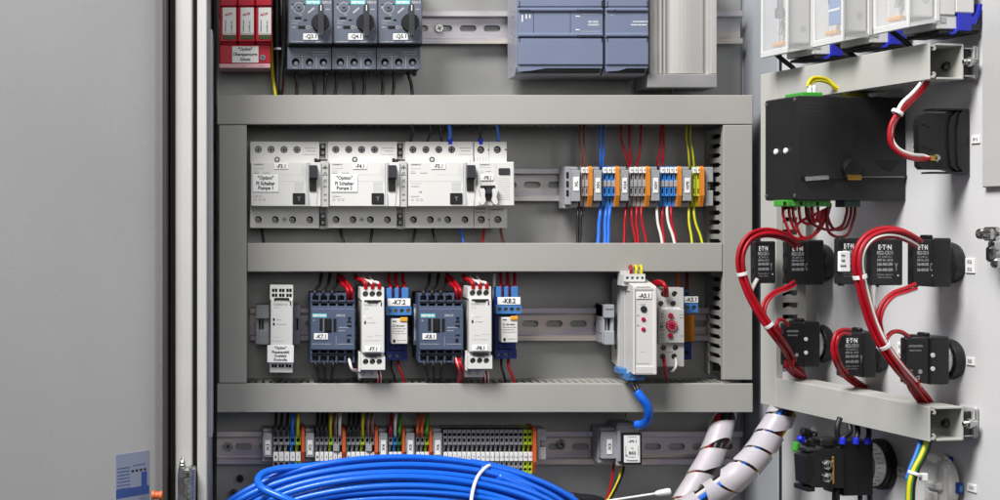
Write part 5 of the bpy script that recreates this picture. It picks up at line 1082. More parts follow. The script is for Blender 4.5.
# ============================================================ SPIRAL WRAPPED BUNDLES
def spiral(label, pts, R, pitch, gap, wires, base):
    t = Thing('wrapped_wire_bundle', label, 'wire bundle', base, 'wire bundles in milky spiral wrap')
    P = path(pts, 14); fr_ = frames(P)
    n = len(wires)
    for i, (c, c2) in enumerate(wires):
        a = 2*math.pi*i/n; rr = R*(.62 if n < 9 else .72)
        m_ = MB()
        q = [p+(f[1]*math.cos(a)+f[2]*math.sin(a))*rr for p, f in zip(P, fr_)]
        m_.tube(q, R*.34 if n < 9 else R*.2, c, 8, c2, sub=1); t.part('wire', m_)
    m_ = MB(); m_.tube(P, R*.45, 'dark', 8, sub=1); t.part('wire', m_)
    L = [0]
    for i in range(1, len(P)): L.append(L[-1]+(P[i]-P[i-1]).length)
    def at(s_):
        s_ = max(0, min(L[-1]-1e-4, s_)); i = 0
        while i < len(L)-2 and L[i+1] <= s_: i += 1
        k = (s_-L[i])/(L[i+1]-L[i]); return P[i].lerp(P[i+1], k), fr_[i][1].lerp(fr_[i+1][1], k).normalized(), fr_[i][2].lerp(fr_[i+1][2], k).normalized()
    m_ = MB(); turns = L[-1]/pitch+1.2; N = int(turns*28); vs_ = []; J = 6
    for i in range(N+1):
        ph = 2*math.pi*i/28; s0 = pitch*(i/28)-pitch*.9
        for (dr) in (0, .9):
            for j in range(J):
                s_ = s0+(j/(J-1))*pitch*(1-gap*(.25+1.1*max(0, math.sin(ph+1.0+i/28*.9))))
                p, a, b = at(s_); flare = .7*(j/(J-1))
                vs_.append(p+(a*math.cos(ph+2.2)+b*math.sin(ph+2.2))*(R+dr+flare))
    fs = []
    for i in range(N):
        o = i*2*J; o2 = o+2*J
        for j in range(J-1):
            fs.append((o+j, o+j+1, o2+j+1, o2+j)); fs.append((o+J+j, o2+J+j, o2+J+j+1, o+J+j+1))
    ed = []
    for i in range(N):
        o = i*2*J; o2 = o+2*J; ed.append((o, o2, o2+J, o+J)); ed.append((o+J-1, o+2*J-1, o2+2*J-1, o2+J-1))
    m_.raw(vs_, fs, 'spiral', True); m_.raw(vs_, ed, 'spiral', False); t.part('spiral_wrap', m_)
wr = lambda *a: [(x, None) for x in a]
spiral('left milky spiral wrap bundle hanging below the duct, dark and red wires inside', [W(727, 398, -36), W(724, 414, -46), W(720, 432, -56), W(711, 456, -66), W(699, 478, -76), W(686, 500, -84), W(676, 520, -90)], 11.2, 31, .3,
       wr('w_red', 'w_black', 'w_black', 'w_red', 'w_yellow', 'w_black', 'w_dred'), W(712, 450, -60))
spiral('right milky spiral wrap bundle sweeping down from the right door duct, coloured wires inside', [F_DOOR @ Vector((-29, -12, zb0+36)), F_DOOR @ Vector((-31, -11, zb0+10)), F_DOOR @ Vector((-37, -10, zb0-10)), W(769, 436, -166), W(756, 456, -175), W(734, 478, -185), W(704, 500, -170), W(672, 520, -150)], 12.2, 23, .42,
       wr('w_black', 'w_yellow', 'w_dred', 'w_black', 'w_blue', 'w_white', 'w_black', 'w_green', 'w_white', 'w_dred', 'w_yellow', 'w_black'), W(740, 450, -180))

# ============================================================ DEVICES ON THE RIGHT DOOR
def dthing(name, label, cat, base, group=None): return Thing(name, label, cat, base, group, F_DOOR)
# ---- clear covered relays at the top
def covered(i, u1, px_r, label):
    dm = DMap(-u1, px_r-40); y0, y1 = -u1, -u1+46; zb = 157.5
    t = dthing('covered_relay', label, 'relay', (-30, (y0+y1)/2, zb), 'clear covered relays along the top of the right door')
    R = lambda: MB(RAWD)
    t.part('base', R().box(-26, -9, y0, y1, zb+12, 330, 'white', 1).box(-40, -26, y0, y1, zb-2+12, 330, 'white', .8).box(-42, -24, y0+1, y1, zb-1, zb+10, 'white', .8).box(-38.5, -34.5, y0+.4, y0+1.2, zb+4, zb+8.5, 'inkl')
           .box(-30, -3, y0+2, y1, zb-3.6, zb-1, 'black', .6).box(-39, -22, y0+1.5, y1-1, zb-4.6, zb-2, 'dark', .5))  # black and dark slabs draw the shadow under the white base
    t.part('rail_clip', R().prism_y_raw([(-24, zb+11.5), (-12.5, zb+11.5), (-12.5, zb+9), (-10, zb+9), (-6.6, zb+13), (-4.2, zb+20), (-2.6, zb+19), (-4.6, zb+11), (-9, zb+3), (-12.5, zb+3), (-13, zb-2), (-24, zb-2), (-27.5, zb-5), (-30, zb-5), (-30, zb-3.4), (-28, zb-3.4), (-24, zb+1)], y0-1, y0+9, 'clipblue'))
    # clear hood: four thin walls and a pale rim
    h = R()
    h.box(-68, -66.6, y0, y1, zb, 330, 'clear').box(-66.6, -40, y0, y0+1.2, zb+3, 330, 'clear').box(-66.6, -40, y1-1.2, y1, zb+3, 330, 'clear')
    h.prism_y_raw([(-68, zb), (-66, zb), (-40, zb+5), (-40, zb+8), (-66.6, zb+3)], y0, y1, 'milky')
    c_ = t.part('clear_hood', h)
    r_ = R().box(-68.6, -66.2, y0-.4, y0+2.2, zb-.6, 330, 'milky', .5).box(-68.6, -66.2, y1-2.4, y1+.2, zb-.6, 330, 'milky', .5).box(-68.7, -66, y0, y1, zb-.8, zb+4.8, 'milky', .5).box(-44, -40, y0-.4, y0+2, zb+5, 330, 'milky', .5)
    t.part('hood_rim', r_, c_)
    n = R()
    n.box(-63, -43, y0+3.5, y0+13, zb+9, 330, 'white', 1).box(-52, -43, y0+6, y1-6, zb+12, 330, 'white', 1).box(-58, -50, y0+8, y1-18, zb+40, 330, 'milky', 1)  # white boards added inside so the clear hood looks brighter
    n.lathe((-60, y0+26, zb+34), (0, 0, 1), [(1, 0), (5, 1), (5, 9), (3, 11), (3, 30), (5, 32), (5, 120)], 'steeld', 12).box(-64, -58, y0+18, y0+34, zb+8, zb+12, 'ynub', .8)
    n.lathe((-57, (y0+y1)/2-6, zb+14), (0, 0, 1), [(1, 0), (4, 2), (4, 6), (2, 8), (2, 14), (5, 16), (5, 20), (2, 22), (2, 30)], 'steel', 12)
    n.lathe((-58, y0+30, zb+20), (.3, 0, 1), [(2, 0), (2.4, 20), (1.4, 24), (1.4, 60)], 'steel', 10)
    n.lathe((-50, y0+5.4, zb+22), (0, -1, 0), [(5.6, -3), (5.2, 1), (3, 2)], 'ynub' if i == 9 else 'white2', 18)
    if i == 1:
        n.box(-64.6, -63.4, y0+10, y0+27, zb+16, 330, 'relaylight', 1).box(-65, -64.6, y0+10, y0+27, zb+28, zb+30, 'label').box(-65, -64.6, y0+10, y0+27, zb+50, zb+52, 'label')
    t.part('coil_and_white_fill', n)
def _py(s, poly, y0, y1, mt): return s._prism([poly], lambda p, a: (p[0], a, p[1]), y0, y1, mt)
MB.prism_y_raw = _py
covered(0, 75, 855, 'clear covered relay nearest the hinge, leftmost of the three on the door')
covered(1, 164, 915, 'clear covered relay with a blue strip inside, middle of the three on the door')
covered(2, 255, 985, 'clear covered relay at the free edge of the door, its blue clip arm raised')
for i, (a, b, c, d, uu) in enumerate(((778, 56, 793, 68, 40), (835, 42, 856, 58, 110), (890, 30, 908, 44, 205))):
    wire(f'black flat lead dropping from the {["first", "second", "third"][i]} clear covered relay into the door duct', [DW(a-4, b-4, uu), DW(a, b, uu), DW((a+c)/2, (b+d)/2, uu+3), DW(c, d, uu+6), DW(c+4, d+6, uu+6)], 2.3, 'w_black', group='black leads at the door relays')

# ---- black display housing
ud_ = 152; y0, y1 = -ud_, -100; dm = DMap(y0, 850)
zt, zb_ = dm.z(96.5), dm.z(200)
t = dthing('display_housing', 'large black device housing with green connectors, left of the round-cornered black meter', 'device housing', (-50, -115, zb_))
xl = door_x(797.5, y0)
b = MB(RAWD).box(xl, -.5, y0, y1, zb_, zt, 'blackm', .8)
b.box(xl-1, xl+.5, y0+.8, y1-.5, zb_+.6, zt-.6, 'blackm', .5)
t.part('housing', b)
for (yy, zz) in ((y0+2.4, zt-3), (y1-2.6, zt-4), (y0+2.4, zb_+4), (y1-2.6, zb_+4)): t.part('corner_screw', MB(RAWD).lathe((xl-1, yy, zz), (-1, 0, 0), [(1.7, 0), (1.5, .7), (.6, 1)], 'steel', 10))
for yy in (y0+16, y0+32): t.part('white_stud', MB(RAWD).lathe((xl-1, yy, (zt+zb_)/2-2), (-1, 0, 0), [(2.6, 0), (2.6, 1.4), (1.6, 2.2)], 'tie', 14))
fx = lambda p: door_x(p, y0)
m_ = MB(RAWD).prism_y_raw([(fx(836), dm.z(173)), (fx(839), dm.z(158)), (fx(842), dm.z(156)), (fx(907), dm.z(156)), (fx(907), dm.z(175.6)), (fx(836), dm.z(175.6))], y0-.8, y0+1, 'blackm')
m_.prism_y_raw([(fx(803), dm.z(176)), (fx(907.6), dm.z(175)), (fx(907.6), dm.z(178)), (fx(803), dm.z(179.4))], y0-1.6, y0, 'blackm')
t.part('moulded_panel', m_)
m_ = MB(RAWD).prism_y_raw([(fx(876), dm.z(160)), (fx(899), dm.z(160)), (fx(890), dm.z(171)), (fx(886), dm.z(171)), (fx(875), dm.z(163))], y0-1.1, y0-.7, 'hole')
t.part('recess', m_)
t.part('print', MB(RAWD).text('01234 567', fx(812), dm.z(108), y0-.15, 2, 'graphite', wid=12).text('LASERPRINT', fx(858), dm.z(148), y0-.15, 2.4, 'graphite', wid=26) if False else MB(RAWD).box(fx(803), fx(823), y0-.2, y0, dm.z(104), dm.z(103.4), 'graphite').box(fx(803), fx(817), y0-.2, y0, dm.z(108), dm.z(107.4), 'graphite').box(fx(803), fx(820), y0-.2, y0, dm.z(112), dm.z(111.4), 'graphite'))
t.part('key_switch', MB(RAWD).lathe((fx(850), y0-.5, dm.z(168)), (0, -1, 0), [(8.4, 0), (8.4, 3), (6.6, 3.6), (6.6, 5)], 'black', 24).box(fx(843.6), fx(856), y0-5, y0, dm.z(179), dm.z(168), 'black', .5).box(fx(849), fx(851), y0-5.6, y0-5, dm.z(172), dm.z(164), 'hole'))
t.part('brass_tab', MB(RAWD).box(fx(844), fx(858), y0-5.8, y0-5, dm.z(180), dm.z(175), 'brass', .3))
t.part('silver_latch', MB(RAWD).prism_y_raw([(fx(802.6), dm.z(177.4)), (fx(826), dm.z(175.4)), (fx(826.6), dm.z(179.6)), (fx(803), dm.z(181.4))], y0-4, y0-1.5, 'steel'))
t.part('rod', MB(RAWD).lathe((fx(858), y0-2.4, dm.z(176.8)), (1, 0, 0), [(.8, 0), (.8, 42)], 'steeld', 8))
# green connectors above and below
t.part('connector', MB(RAWD).box(door_x(800, -125), door_x(821, -125), -128, -100, zt, zt+5.5, 'green', .6).box(door_x(796, -118), door_x(805, -118), -120, -96, zt-.5, zt+3, 'green', .6).box(door_x(868, -120), door_x(876, -120), -130, -110, zt, zt+2.4, 'green', .4))
g = MB(RAWD)
xa, xb = door_x(782, y0+8), door_x(831, y0+8)
g.box(xa, xb, y0+8, y0+22, zb_-5.5, zb_, 'green', .5)
for i in range(9):
    q = xa+2.5+i*(xb-xa-5)/8; g.box(q-1.2, q+1.2, y0+7.6, y0+8, zb_-4.6, zb_-1.6, 'dgterm' if i % 3 else 'hole')
t.part('connector', g)
t.part('connector', MB(RAWD).box(door_x(844, y0+8), door_x(860.5, y0+8), y0+8, y0+22, zb_-6, zb_, 'dgreen', .5))
loops = [(783, 209, 792, 236, 806, 239, 816, 232, 'w_red', 'first bright'), (789, 208, 793, 226, 796, 231, 800, 222, 'w_red', 'second bright'), (793, 208, 801, 236, 812, 236, 822, 226, 'w_red', 'third bright'), (799, 208, 801, 220, 808, 224, 818, 220, 'w_red', 'fourth bright'),
         (806, 208, 808, 218, 811, 222, 815, 221, 'w_dred', 'first dark'), (812, 208, 813, 217, 815, 221, 820, 219, 'w_red', 'fifth bright'), (818, 208, 817, 217, 820, 222, 824, 214, 'w_red', 'sixth bright')]
for (a, b, c, d, e, f, g_, h_, m, l) in loops:
    wire(f'{l} red wire from the left under the black device housing', [DW(a, b-4, 130), DW(a, b+2, 131), DW(a+1, b+9, 132), DW(c, d, 133), DW(e, f, 133), DW(g_, h_, 132), DW(828, 208, 131), DW(829, 202, 131)], 1.35, m, group='red wires looping under the black device housing')
for i, (a, pts) in enumerate(((847, [(846, 216), (842, 226), (830, 230), (816, 226), (810, 219), (808, 208)]), (851, [(850, 218), (845, 228), (834, 229), (828, 218), (828, 206)]), (855, [(854, 218), (848, 234), (838, 237), (829, 232), (827, 220), (830, 206)]))):
    wire(f'{["first", "second", "third"][i]} dark red wire from the dark green connector', [DW(a, 203, 132), DW(a, 211, 133)]+[DW(p, q, 134) for p, q in pts], 1.35, 'w_dred', group='dark red wires under the black device housing')
wy = [DW(807.5, 87, 122), DW(809, 82, 122), DW(813, 78, 120), DW(820, 77.5, 120), (DW(828, 80, 120)), DW(836, 87, 122), DW(846, 92.4, 124), DW(858, 93.6, 124), DW(867, 93.8, 122)]
b_ = Thing('wire_pair', 'pair of yellow wires arching over the black device housing', 'wires', wy[4])
b_.part('wire', MB().tube(wy, 1.6, 'w_yellow', 8)); b_.part('wire', MB().tube([p+Vector((1.6, 1, -2.6)) for p in wy], 1.6, 'w_yellow', 8))
b_.part('ferrule', MB().lathe(DW(809.6, 92, 122), (0, 0, 1), [(2, -4), (2.2, 4), (1.6, 6)], 'tie', 10)); b_.part('ferrule', MB().lathe(DW(814, 92, 122), (0, 0, 1), [(2, -4), (2.2, 4), (1.6, 6)], 'tie', 10))
b_.part('cable_tie', MB().lathe(DW(844.6, 90, 124), (1, 0, -.45), [(3.6, -1.6), (3.8, 0), (3.6, 1.6)], 'tie', 14).box(DW(844.6, 90, 124).x-3, DW(844.6, 90, 124).x+3, DW(844.6, 90, 124).y-5, DW(844.6, 90, 124).y, DW(844.6, 90, 124).z-3, DW(844.6, 90, 124).z+3, 'tie', .8))

# ---- round-cornered meter
um = door_u(966, -3); dm = DMap(-um, 945); y0 = -um
t = dthing('panel_meter', 'black round-cornered panel meter on the door, red and white wire plugged in', 'meter', (-20, y0, dm.z(172)))
fx = lambda p: door_x(p, y0)
P = [(fx(967.5), dm.z(113)), (fx(967.5), dm.z(170)), (fx(924), dm.z(169.4)), (fx(921), dm.z(166)), (fx(920), dm.z(126)), (fx(921), dm.z(119)), (fx(924), dm.z(115)), (fx(929), dm.z(113.2))]
b = MB(RAWD).prism_y_raw(P, y0+2, y0+9, 'blackm')
b.prism_y_raw([(fx(967.5), dm.z(111)), (fx(967.5), dm.z(171)), (fx(956), dm.z(170)), (fx(951), dm.z(166)), (fx(949.6), dm.z(150)), (fx(949), dm.z(128)), (fx(951), dm.z(117)), (fx(956), dm.z(112))], y0, y0+18, 'blackm')
b.prism_y_raw([(fx(967.5), dm.z(109)), (fx(967.5), dm.z(173)), (fx(962), dm.z(172)), (fx(957), dm.z(166)), (fx(956), dm.z(150)), (fx(956), dm.z(128)), (fx(958), dm.z(115)), (fx(962), dm.z(110))], y0-1.6, y0+20, 'blackm')
t.part('housing', b)
t.part('mounting_strap', MB(RAWD).box(fx(932), fx(967.5), y0-2, y0+12, dm.z(110.4), dm.z(108.6), 'black', .3))
t.part('mounting_strap', MB(RAWD).box(fx(930), fx(967.5), y0-2, y0+12, dm.z(173.6), dm.z(171.8), 'black', .3))
for i, (q, v) in enumerate(((923, 124), (928, 126), (923, 146), (927, 147.6), (931, 149))): t.part('vent', MB(RAWD).box(fx(q), fx(q+3), y0+1.6, y0+2, dm.z(v+1.6), dm.z(v), 'hole'))
t.part('terminal_nut', MB(RAWD).lathe((fx(936.6), y0+2, dm.z(158)), (0, -1, 0), [(3.2, 0), (3.2, 2.4), (1.7, 2.6), (1.7, 5)], 'steel', 6).box(fx(929), fx(936), y0-1.6, y0-.4, dm.z(161), dm.z(155.4), 'brass', .4))
wm = [DW(927, 79, 232), DW(921, 88, 238), DW(913, 97, 244), DW(903.6, 106, 248), DW(894, 118, 250), DW(889.6, 130, 250), DW(890.4, 143, 250), DW(897, 152, 250), DW(909, 157.4, 248), (DW(921, 158.6, um+4)), DW(930, 158.4, um+4)]
b_ = Thing('wire_pair', 'red and white wire pair looping from the upper door duct to the black meter', 'wires', wm[5])
b_.part('wire', MB().tube(wm, 1.7, 'w_red', 10)); b_.part('wire', MB().tube([p+Vector((2.2, 1.4, 2.4)) if i > 3 else p+Vector((-2, -1, 2)) for i, p in enumerate(wm[:-1])]+[wm[-1]], 1.5, 'w_white', 10))
b_.part('wire', MB().tube([p+Vector((2.6, 1.4, -1)) for p in wm[:-1]]+[wm[-1]], 1.5, 'w_red', 10))
b_.part('cable_tie', MB().lathe(DW(897.4, 112.4, 250), (-.5, 0, -.85), [(4.6, -1.4), (4.9, 0), (4.6, 1.4)], 'tie', 14))

# ---- small square labels on the sheet
def sheet_label(pu, v, w_, h_, txts, label):
    u = door_u(pu, -.5); dm_ = DMap(-u, pu); z = dm_.z(v); k = dm_.k
    W2 = w_/2; ua = door_u(pu-W2, -.5); ub = door_u(pu+W2, -.5)
    m_ = MB(RAWD).box(-1.2, 0, -ub, -ua, z-h_*k/2, z+h_*k/2, 'label', .3)
    L_ = (ub-ua); n = len(txts)
    for i, tx in enumerate(txts):
        zz = z+(n/2-i-.5)*h_*k/n
        vs_, fs, a, b, c, d = text_mesh(tx, 1)
        hh = 3.4*k; ww = L_*.5
        # printed on the face that looks away from the sheet, reading upright
        vv = [(-1.35, -((u)) - (p[0]-(a+b)/2)/(b-a)*ww, zz+(p[1]-(c+d)/2)/(d-c)*hh) for p in vs_]
        m_.raw(vv, fs, 'inkg')
    single('marker_plate', m_, label, 'label', (0, -u, z), 'small white marker plates on the right door', F_DOOR)
sheet_label(976, 139.6, 8.4, 8, ['P1'], 'small white marker plate right of the black meter')
sheet_label(970.4, 265.6, 9.2, 15, ['S2', 'S2'], 'taller white marker plate right of the upper right push button')
sheet_label(901, 350.6, 7, 16, ['S4', 'S4'], 'white marker plate behind the red wires at the lower middle button')
sheet_label(970.6, 361.4, 8, 8, ['S5'], 'small white marker plate right of the lower right push button')
sheet_label(838, 345, 5, 7, ['S3'], 'small white marker plate right of the lower left push button')
sheet_label(901.4, 471, 8, 9, ['Q1'], 'small white marker plate right of the black isolator switch')
sheet_label(972, 488, 9, 8, ['X9'], 'small white marker plate right of the pale socket')
sheet_label(914.8, 147, 3, 8, ['P'], 'small white marker plate left of the black meter')

# ---- push button contact blocks
def eaton(t, px0, px1, v0, v1, y0, depth, part='contact_block', code='M22-CK11', small=False, sym='Y'):
    dm = DMap(y0, (px0+px1)/2); X = lambda p: door_x(p, y0); Z = dm.z; wv = X(px1)-X(px0); k = dm.k
    b = MB(RAWD).box(X(px0), X(px1), y0, y0+depth, Z(v1), Z(v0), 'blackm', .9)
    for zz in (Z(v0)+.2, Z(v1)-.2): b.box(X(px0)+wv*.1, X(px0)+wv*.28, y0+1, y0+depth-2, zz-1.2, zz+1.2, 'black', .4)
    b.box(X(px0)-.7, X(px0)+.6, y0+2, y0+depth-3, Z(v0+(v1-v0)*.35), Z(v0+(v1-v0)*.25), 'black').box(X(px0)-.7, X(px0)+.6, y0+2, y0+depth-3, Z(v0+(v1-v0)*.75), Z(v0+(v1-v0)*.65), 'black')
    h = t.part(part, b)
    p = MB(RAWD); cx = X(px0)+wv*.42; H_ = Z(v0)-Z(v1); yy = y0-.15
    def tx(s_, fz, hh, ww, mt='inkl', x=None, bo=1):
        vs_, fs, a, b2, c, d = text_mesh(s_, bo); q = x if x is not None else cx
        p.raw([(q+(w_[0]-(a+b2)/2)/(b2-a)*ww, yy, Z(v0)-fz*H_+(w_[1]-(c+d)/2)/(d-c)*hh) for w_ in vs_], fs, mt)
    if not small:
        tx('E·T·N', .17, H_*.11, wv*.42, 'label'); tx(code, .29, H_*.085, wv*.5, 'inkl'); tx('IEC 60947-5-1', .38, H_*.05, wv*.44, bo=0); tx('240V 6A  AC15', .45, H_*.05, wv*.5)
        for r_, f in ((0, .54), (1, .66)):
            tx('240-400-500', f, H_*.07, wv*.5, 'inkl')
            tx('A600', f, H_*.07, wv*.5*.3, 'inkl', x=cx+wv*.0, bo=0) if False else None
        tx('C' if sym == 'C' else 'Y', .6, H_*.17, wv*.09, 'inkl', x=cx+wv*.36, bo=0)
        tx('Pollution degree 3', .77, H_*.045, wv*.5, bo=0) if sym == 'Y' else None; tx('Made in Germany', .83, H_*.045, wv*.42, bo=0) if sym == 'Y' else None
        p.box(cx+wv*.4, cx+wv*.44, yy, yy+.1, Z(v0)-.8*H_, Z(v0)-.77*H_, 'label')
    else:
        tx('ACHTUNG/WARNING', .18, H_*.05, wv*.6, bo=1); tx('Made in Germany', .28, H_*.05, wv*.5, bo=1); tx('C', .75, H_*.09, wv*.12, x=cx-wv*.18); tx('UL', .75, H_*.09, wv*.12, x=cx-wv*.34+wv*.08); tx('CE', .88, H_*.08, wv*.18, 'inkl', x=cx+wv*.1); tx('0344', .88, H_*.06, wv*.14, x=cx-wv*.2)
        q = cx+wv*.2; p.lathe((q, yy, Z(v0)-.75*H_), (0, 1, 0), [(wv*.09, 0), (wv*.09, .1)], 'inkl', 14)
    t.part('print', p, h)
    return h
def button(label, blocks, px_ring, vc, hh, u, silver=False, body=None, plate_=None):
    y0 = -u; dm = DMap(y0, px_ring-30); Z = dm.z; X = lambda p: door_x(p, y0)
    t = dthing('push_button', label, 'push button', (-20, y0+20, Z(vc)-hh*dm.k/2), 'push button contact blocks on the right door')
    D = 8
    for b in blocks: eaton(t, b[0], b[1], vc-hh/2+b[3], vc+hh/2+b[3], y0+b[2], D, small=b[4] if len(b) > 4 else False, sym=b[5] if len(b) > 5 else 'Y', code=b[6] if len(b) > 6 else 'M22-CK11')
    if body:
        p0, p1 = body; xx = (X(p0), X(p1))
        b_ = MB(RAWD).box(xx[0], xx[1], y0-1, y0+29, Z(vc+hh/2+1.5), Z(vc-hh/2-1.5), 'blackm', 1.2)
        b_.box(xx[0]+2, xx[0]+7, y0+8, y0+20, Z(vc-hh/2-1), Z(vc-hh/2-4.5), 'blackm', 1).box(xx[0]-3, xx[0]+1, y0+3, y0+24, Z(vc+hh/2-4), Z(vc-hh/2+4), 'black', .6)
        t.part('adapter', b_)
        if silver:
            cm = MB(RAWD)
            for v_ in (vc-5.5, vc+8):
                cm.lathe((xx[0]+(xx[1]-xx[0])*.12, y0-1.2, Z(v_)), (0, -1, 0), [(1.9, 0), (1.9, .8), (1.1, .9)], 'tie', 10)
            t.part('clip_eye', cm)
    R = 21.5*hh/46*.96*dm.k; yc = y0+18
    xr = door_x(px_ring, yc) if False else -3
    if silver: t.part('silver_ring', MB(RAWD).lathe((-17, yc, Z(vc+1)), (1, 0, 0), [(R*.86, 0), (R*.86, 7), (R*.8, 9)], 'steel', 32))
    prof = [(R*.82, -17), (R*.9, -16)] if not silver else [(R*.6, -9), (R*.9, -9)]
    t.part('locking_ring', MB(RAWD).lathe((0, yc, Z(vc+1)), (1, 0, 0), prof+[(R, -9.6), (R*1.02, -9), (R*1.02, -2.5), (R*.97, -.2)], 'blackm', 40))
    return t
# upper row
uA = 45; button('upper left push button with two black contact blocks, nearest the door hinge', [(754.5, 776, 7, -.5, False, 'Y'), (787.5, 812, 0, 0, False, 'C', 'M22-CK10')], 834, 262.5, 42, uA, body=(807, 824))
mb = MB(RAWD); 
uB = 234; tB = button('upper right push button with three black contact blocks and a white plate', [(839, 862, 9, -1, False, 'Y', 'M22-CK11'), (871.4, 903, 4, 0, False, 'Y'), (913, 936, 0, 0, False, 'C', 'M22-CK10')], 965, 262.5, 46, uB, body=(932, 951))
dmB = DMap(-uB+8, 844)
tB.part('white_text_plate', MB(RAWD).box(door_x(838, -uB+8), door_x(848.6, -uB+8), -uB+5.5, -uB+9, dmB.z(272), dmB.z(251.6), 'label', .5))
p = MB(DMap(-uB+5.4, 844))
for s_, v in (('Not', 255.6), ('Halt', 260.8), ('Kontrolle', 266)): p.text(s_, 843.2, v, -uB+5.3, 2.6, 'ink', wid=6.6 if len(s_) > 4 else 4)
tB.part('plate_print', p)
# lower row
uC = 44; button('lower left push button with one contact block and a silver ring', [(784.6, 804, 0, 0, True)], 833, 344.5, 42, uC, True, body=(803, 820))
uD_ = 130; button('lower middle push button with one printed contact block between the two silver-ringed ones', [(841, 867, 0, 0, False, 'Y')], 893, 354.6, 43, uD_, body=(862, 876))
uE = 234; button('lower right push button with one contact block and a silver ring', [(905.6, 929, 0, 0, True)], 965, 360.6, 45, uE, True, body=(929, 949))

# ---- red bundles on the door
def bundle(label, pts, cols_, ties, r=1.9, spread=2.6):
    t = Thing('wire_bundle', label, 'wire bundle', pts[len(pts)//2], 'red wire bundles on the right door')
    n = len(cols_); P = path(pts, 8); fr_ = frames(P)
    pos = {3: [(-1, 0), (.9, .5), (.5, -1.2)], 4: [(-1, 0), (1, 0), (0, 1.6), (0, -1.6)], 6: [(-2, 0), (0, 0), (2, 0), (-1, -1.7), (1, -1.7), (0, 1.7)], 2: [(-1, 0), (1, 0)], 7: [(-2, 0), (0, 0), (2, 0), (-1, -1.7), (1, -1.7), (-1, 1.7), (1, 1.7)]}[n]
    for i, (c, c2) in enumerate(cols_):
        q = []
        for k, (p_, f) in enumerate(zip(P, fr_)):
            w_ = .5*math.sin(k*.13+i*2.1)
            q.append(p_+f[1]*(pos[i][0]*r*1.02+w_)+f[2]*(pos[i][1]*r*1.02-w_))
        t.part('wire', MB().tube(q, r*(.6 if c == 'w_white' else 1), c, 10, c2, sub=1, stripe=(0, 1)))
    for f_ in ties:
        k = int(f_*(len(P)-2)); d = (P[k+1]-P[k]).normalized(); R = r*(3.2 if n > 4 else 2.4)
        m_ = MB().lathe(P[k], d, [(R*.93, -1.6), (R, -1.4), (R, 1.4), (R*.93, 1.6)], 'tie', 18, cap=False)
        t.part('cable_tie', m_)
bA = [DW(797, 246, 66), DW(790, 239, 70), DW(778, 234, 72), DW(764, 232.5, 72), DW(751, 237, 72), DW(743, 248, 72), DW(740.5, 262, 72), DW(743.5, 278, 72), DW(751, 297, 74), DW(762, 316, 76), DW(775, 334, 76), DW(787, 350, 60), DW(795, 366, 30), DW(803, 378, 24)]
bundle('thick red wire bundle arching over the upper left push button', bA, [('w_red', None), ('w_red', None), ('w_red', None), ('w_red', None), ('w_white', None), ('w_red', None)], (.53, .74), 1.55)
bB = [DW(917, 243, 256), DW(908, 237, 260), DW(896, 232.6, 262), DW(882, 232.6, 262), DW(869, 238, 262), DW(860.6, 249, 262), DW(858, 263, 262), DW(861, 282, 262), DW(867, 306, 262), DW(874.6, 328, 262), DW(885, 348, 262), DW(898, 366, 258), DW(911, 381, 240), DW(922, 396, 222), DW(927, 404, 216)]
bundle('thick red wire bundle arching over the upper right push button', bB, [('w_red', None), ('w_red', None), ('w_red', None), ('w_red', None), ('w_red', None), ('w_red', None), ('w_white', None)], (.49, .72), 1.7)
bundle('two red wires hooking down below the upper left button', [DW(795, 283, 64), DW(787, 288, 68), DW(775, 293, 70), DW(766, 302, 72), DW(763.4, 314, 74), (DW(768, 324, 74))], [('w_red', None), ('w_red', 'w_white')], (), 1.6)
bundle('two red wires hooking down below the upper right button', [DW(916, 286, 256), DW(906, 290, 258), DW(893, 295, 260), DW(883, 306, 260), DW(878.6, 320, 260), DW(880, 332, 258)], [('w_red', None), ('w_red', 'w_white')], (), 1.7)
bundle('red wires hooking over the lower middle push button', [DW(850, 332, 142), DW(843, 331.4, 146), DW(836.6, 336, 148), DW(834, 348, 148), DW(837, 362, 146), DW(845, 374, 130), DW(856, 383, 105), DW(866, 389, 90)], [('w_red', None), ('w_red', None), ('w_red', 'w_white')], (), 1.75)
wire('red wire arching into the lower left push button', [DW(788, 326, 62), DW(784, 320.4, 64), DW(779, 320, 66), DW(777, 325, 68), DW(781, 333, 66)], 1.7, 'w_red')
wire('red wire arching into the lower right push button', [DW(908, 336, 248), DW(901, 332, 252), DW(893, 332, 254), DW(887, 338, 256), DW(885, 348, 258)], 1.8, 'w_red')
wire('white wire below the left contact block of the upper left button', [DW(757, 279, 64), DW(753, 287, 66), DW(749, 296, 68)], 1.9, 'w_white')
wire('white wire below the middle contact block of the upper right button', [DW(873.6, 286, 250), DW(873, 300, 254), DW(876, 316, 256), DW(884, 336, 256), DW(898, 362, 250)], 1.8, 'w_white')
for i, (a, b) in enumerate(((786, 790), (789, 796), (793, 799))):
    wire(f'{ORD[i]} red wire tail from the left leaving the lower left push button', [DW(a, 360, 58), DW(a, 367, 58), DW(b, 372, 48), DW(b+6, 377, 32)], 1.6, 'w_red', 'w_white' if i == 1 else None, group='red wire tails at the lower left button')
for i, (a, b) in enumerate(((908, 913), (912, 919), (917, 925))):
    wire(f'{ORD[i]} red wire tail from the left leaving the lower right push button', [DW(a, 379, 240), DW(a+1, 386, 240), DW(b, 393, 230), DW(b+7, 403, 216)], 1.7, 'w_red', 'w_white' if i != 2 else None, group='red wire tails at the lower right button')

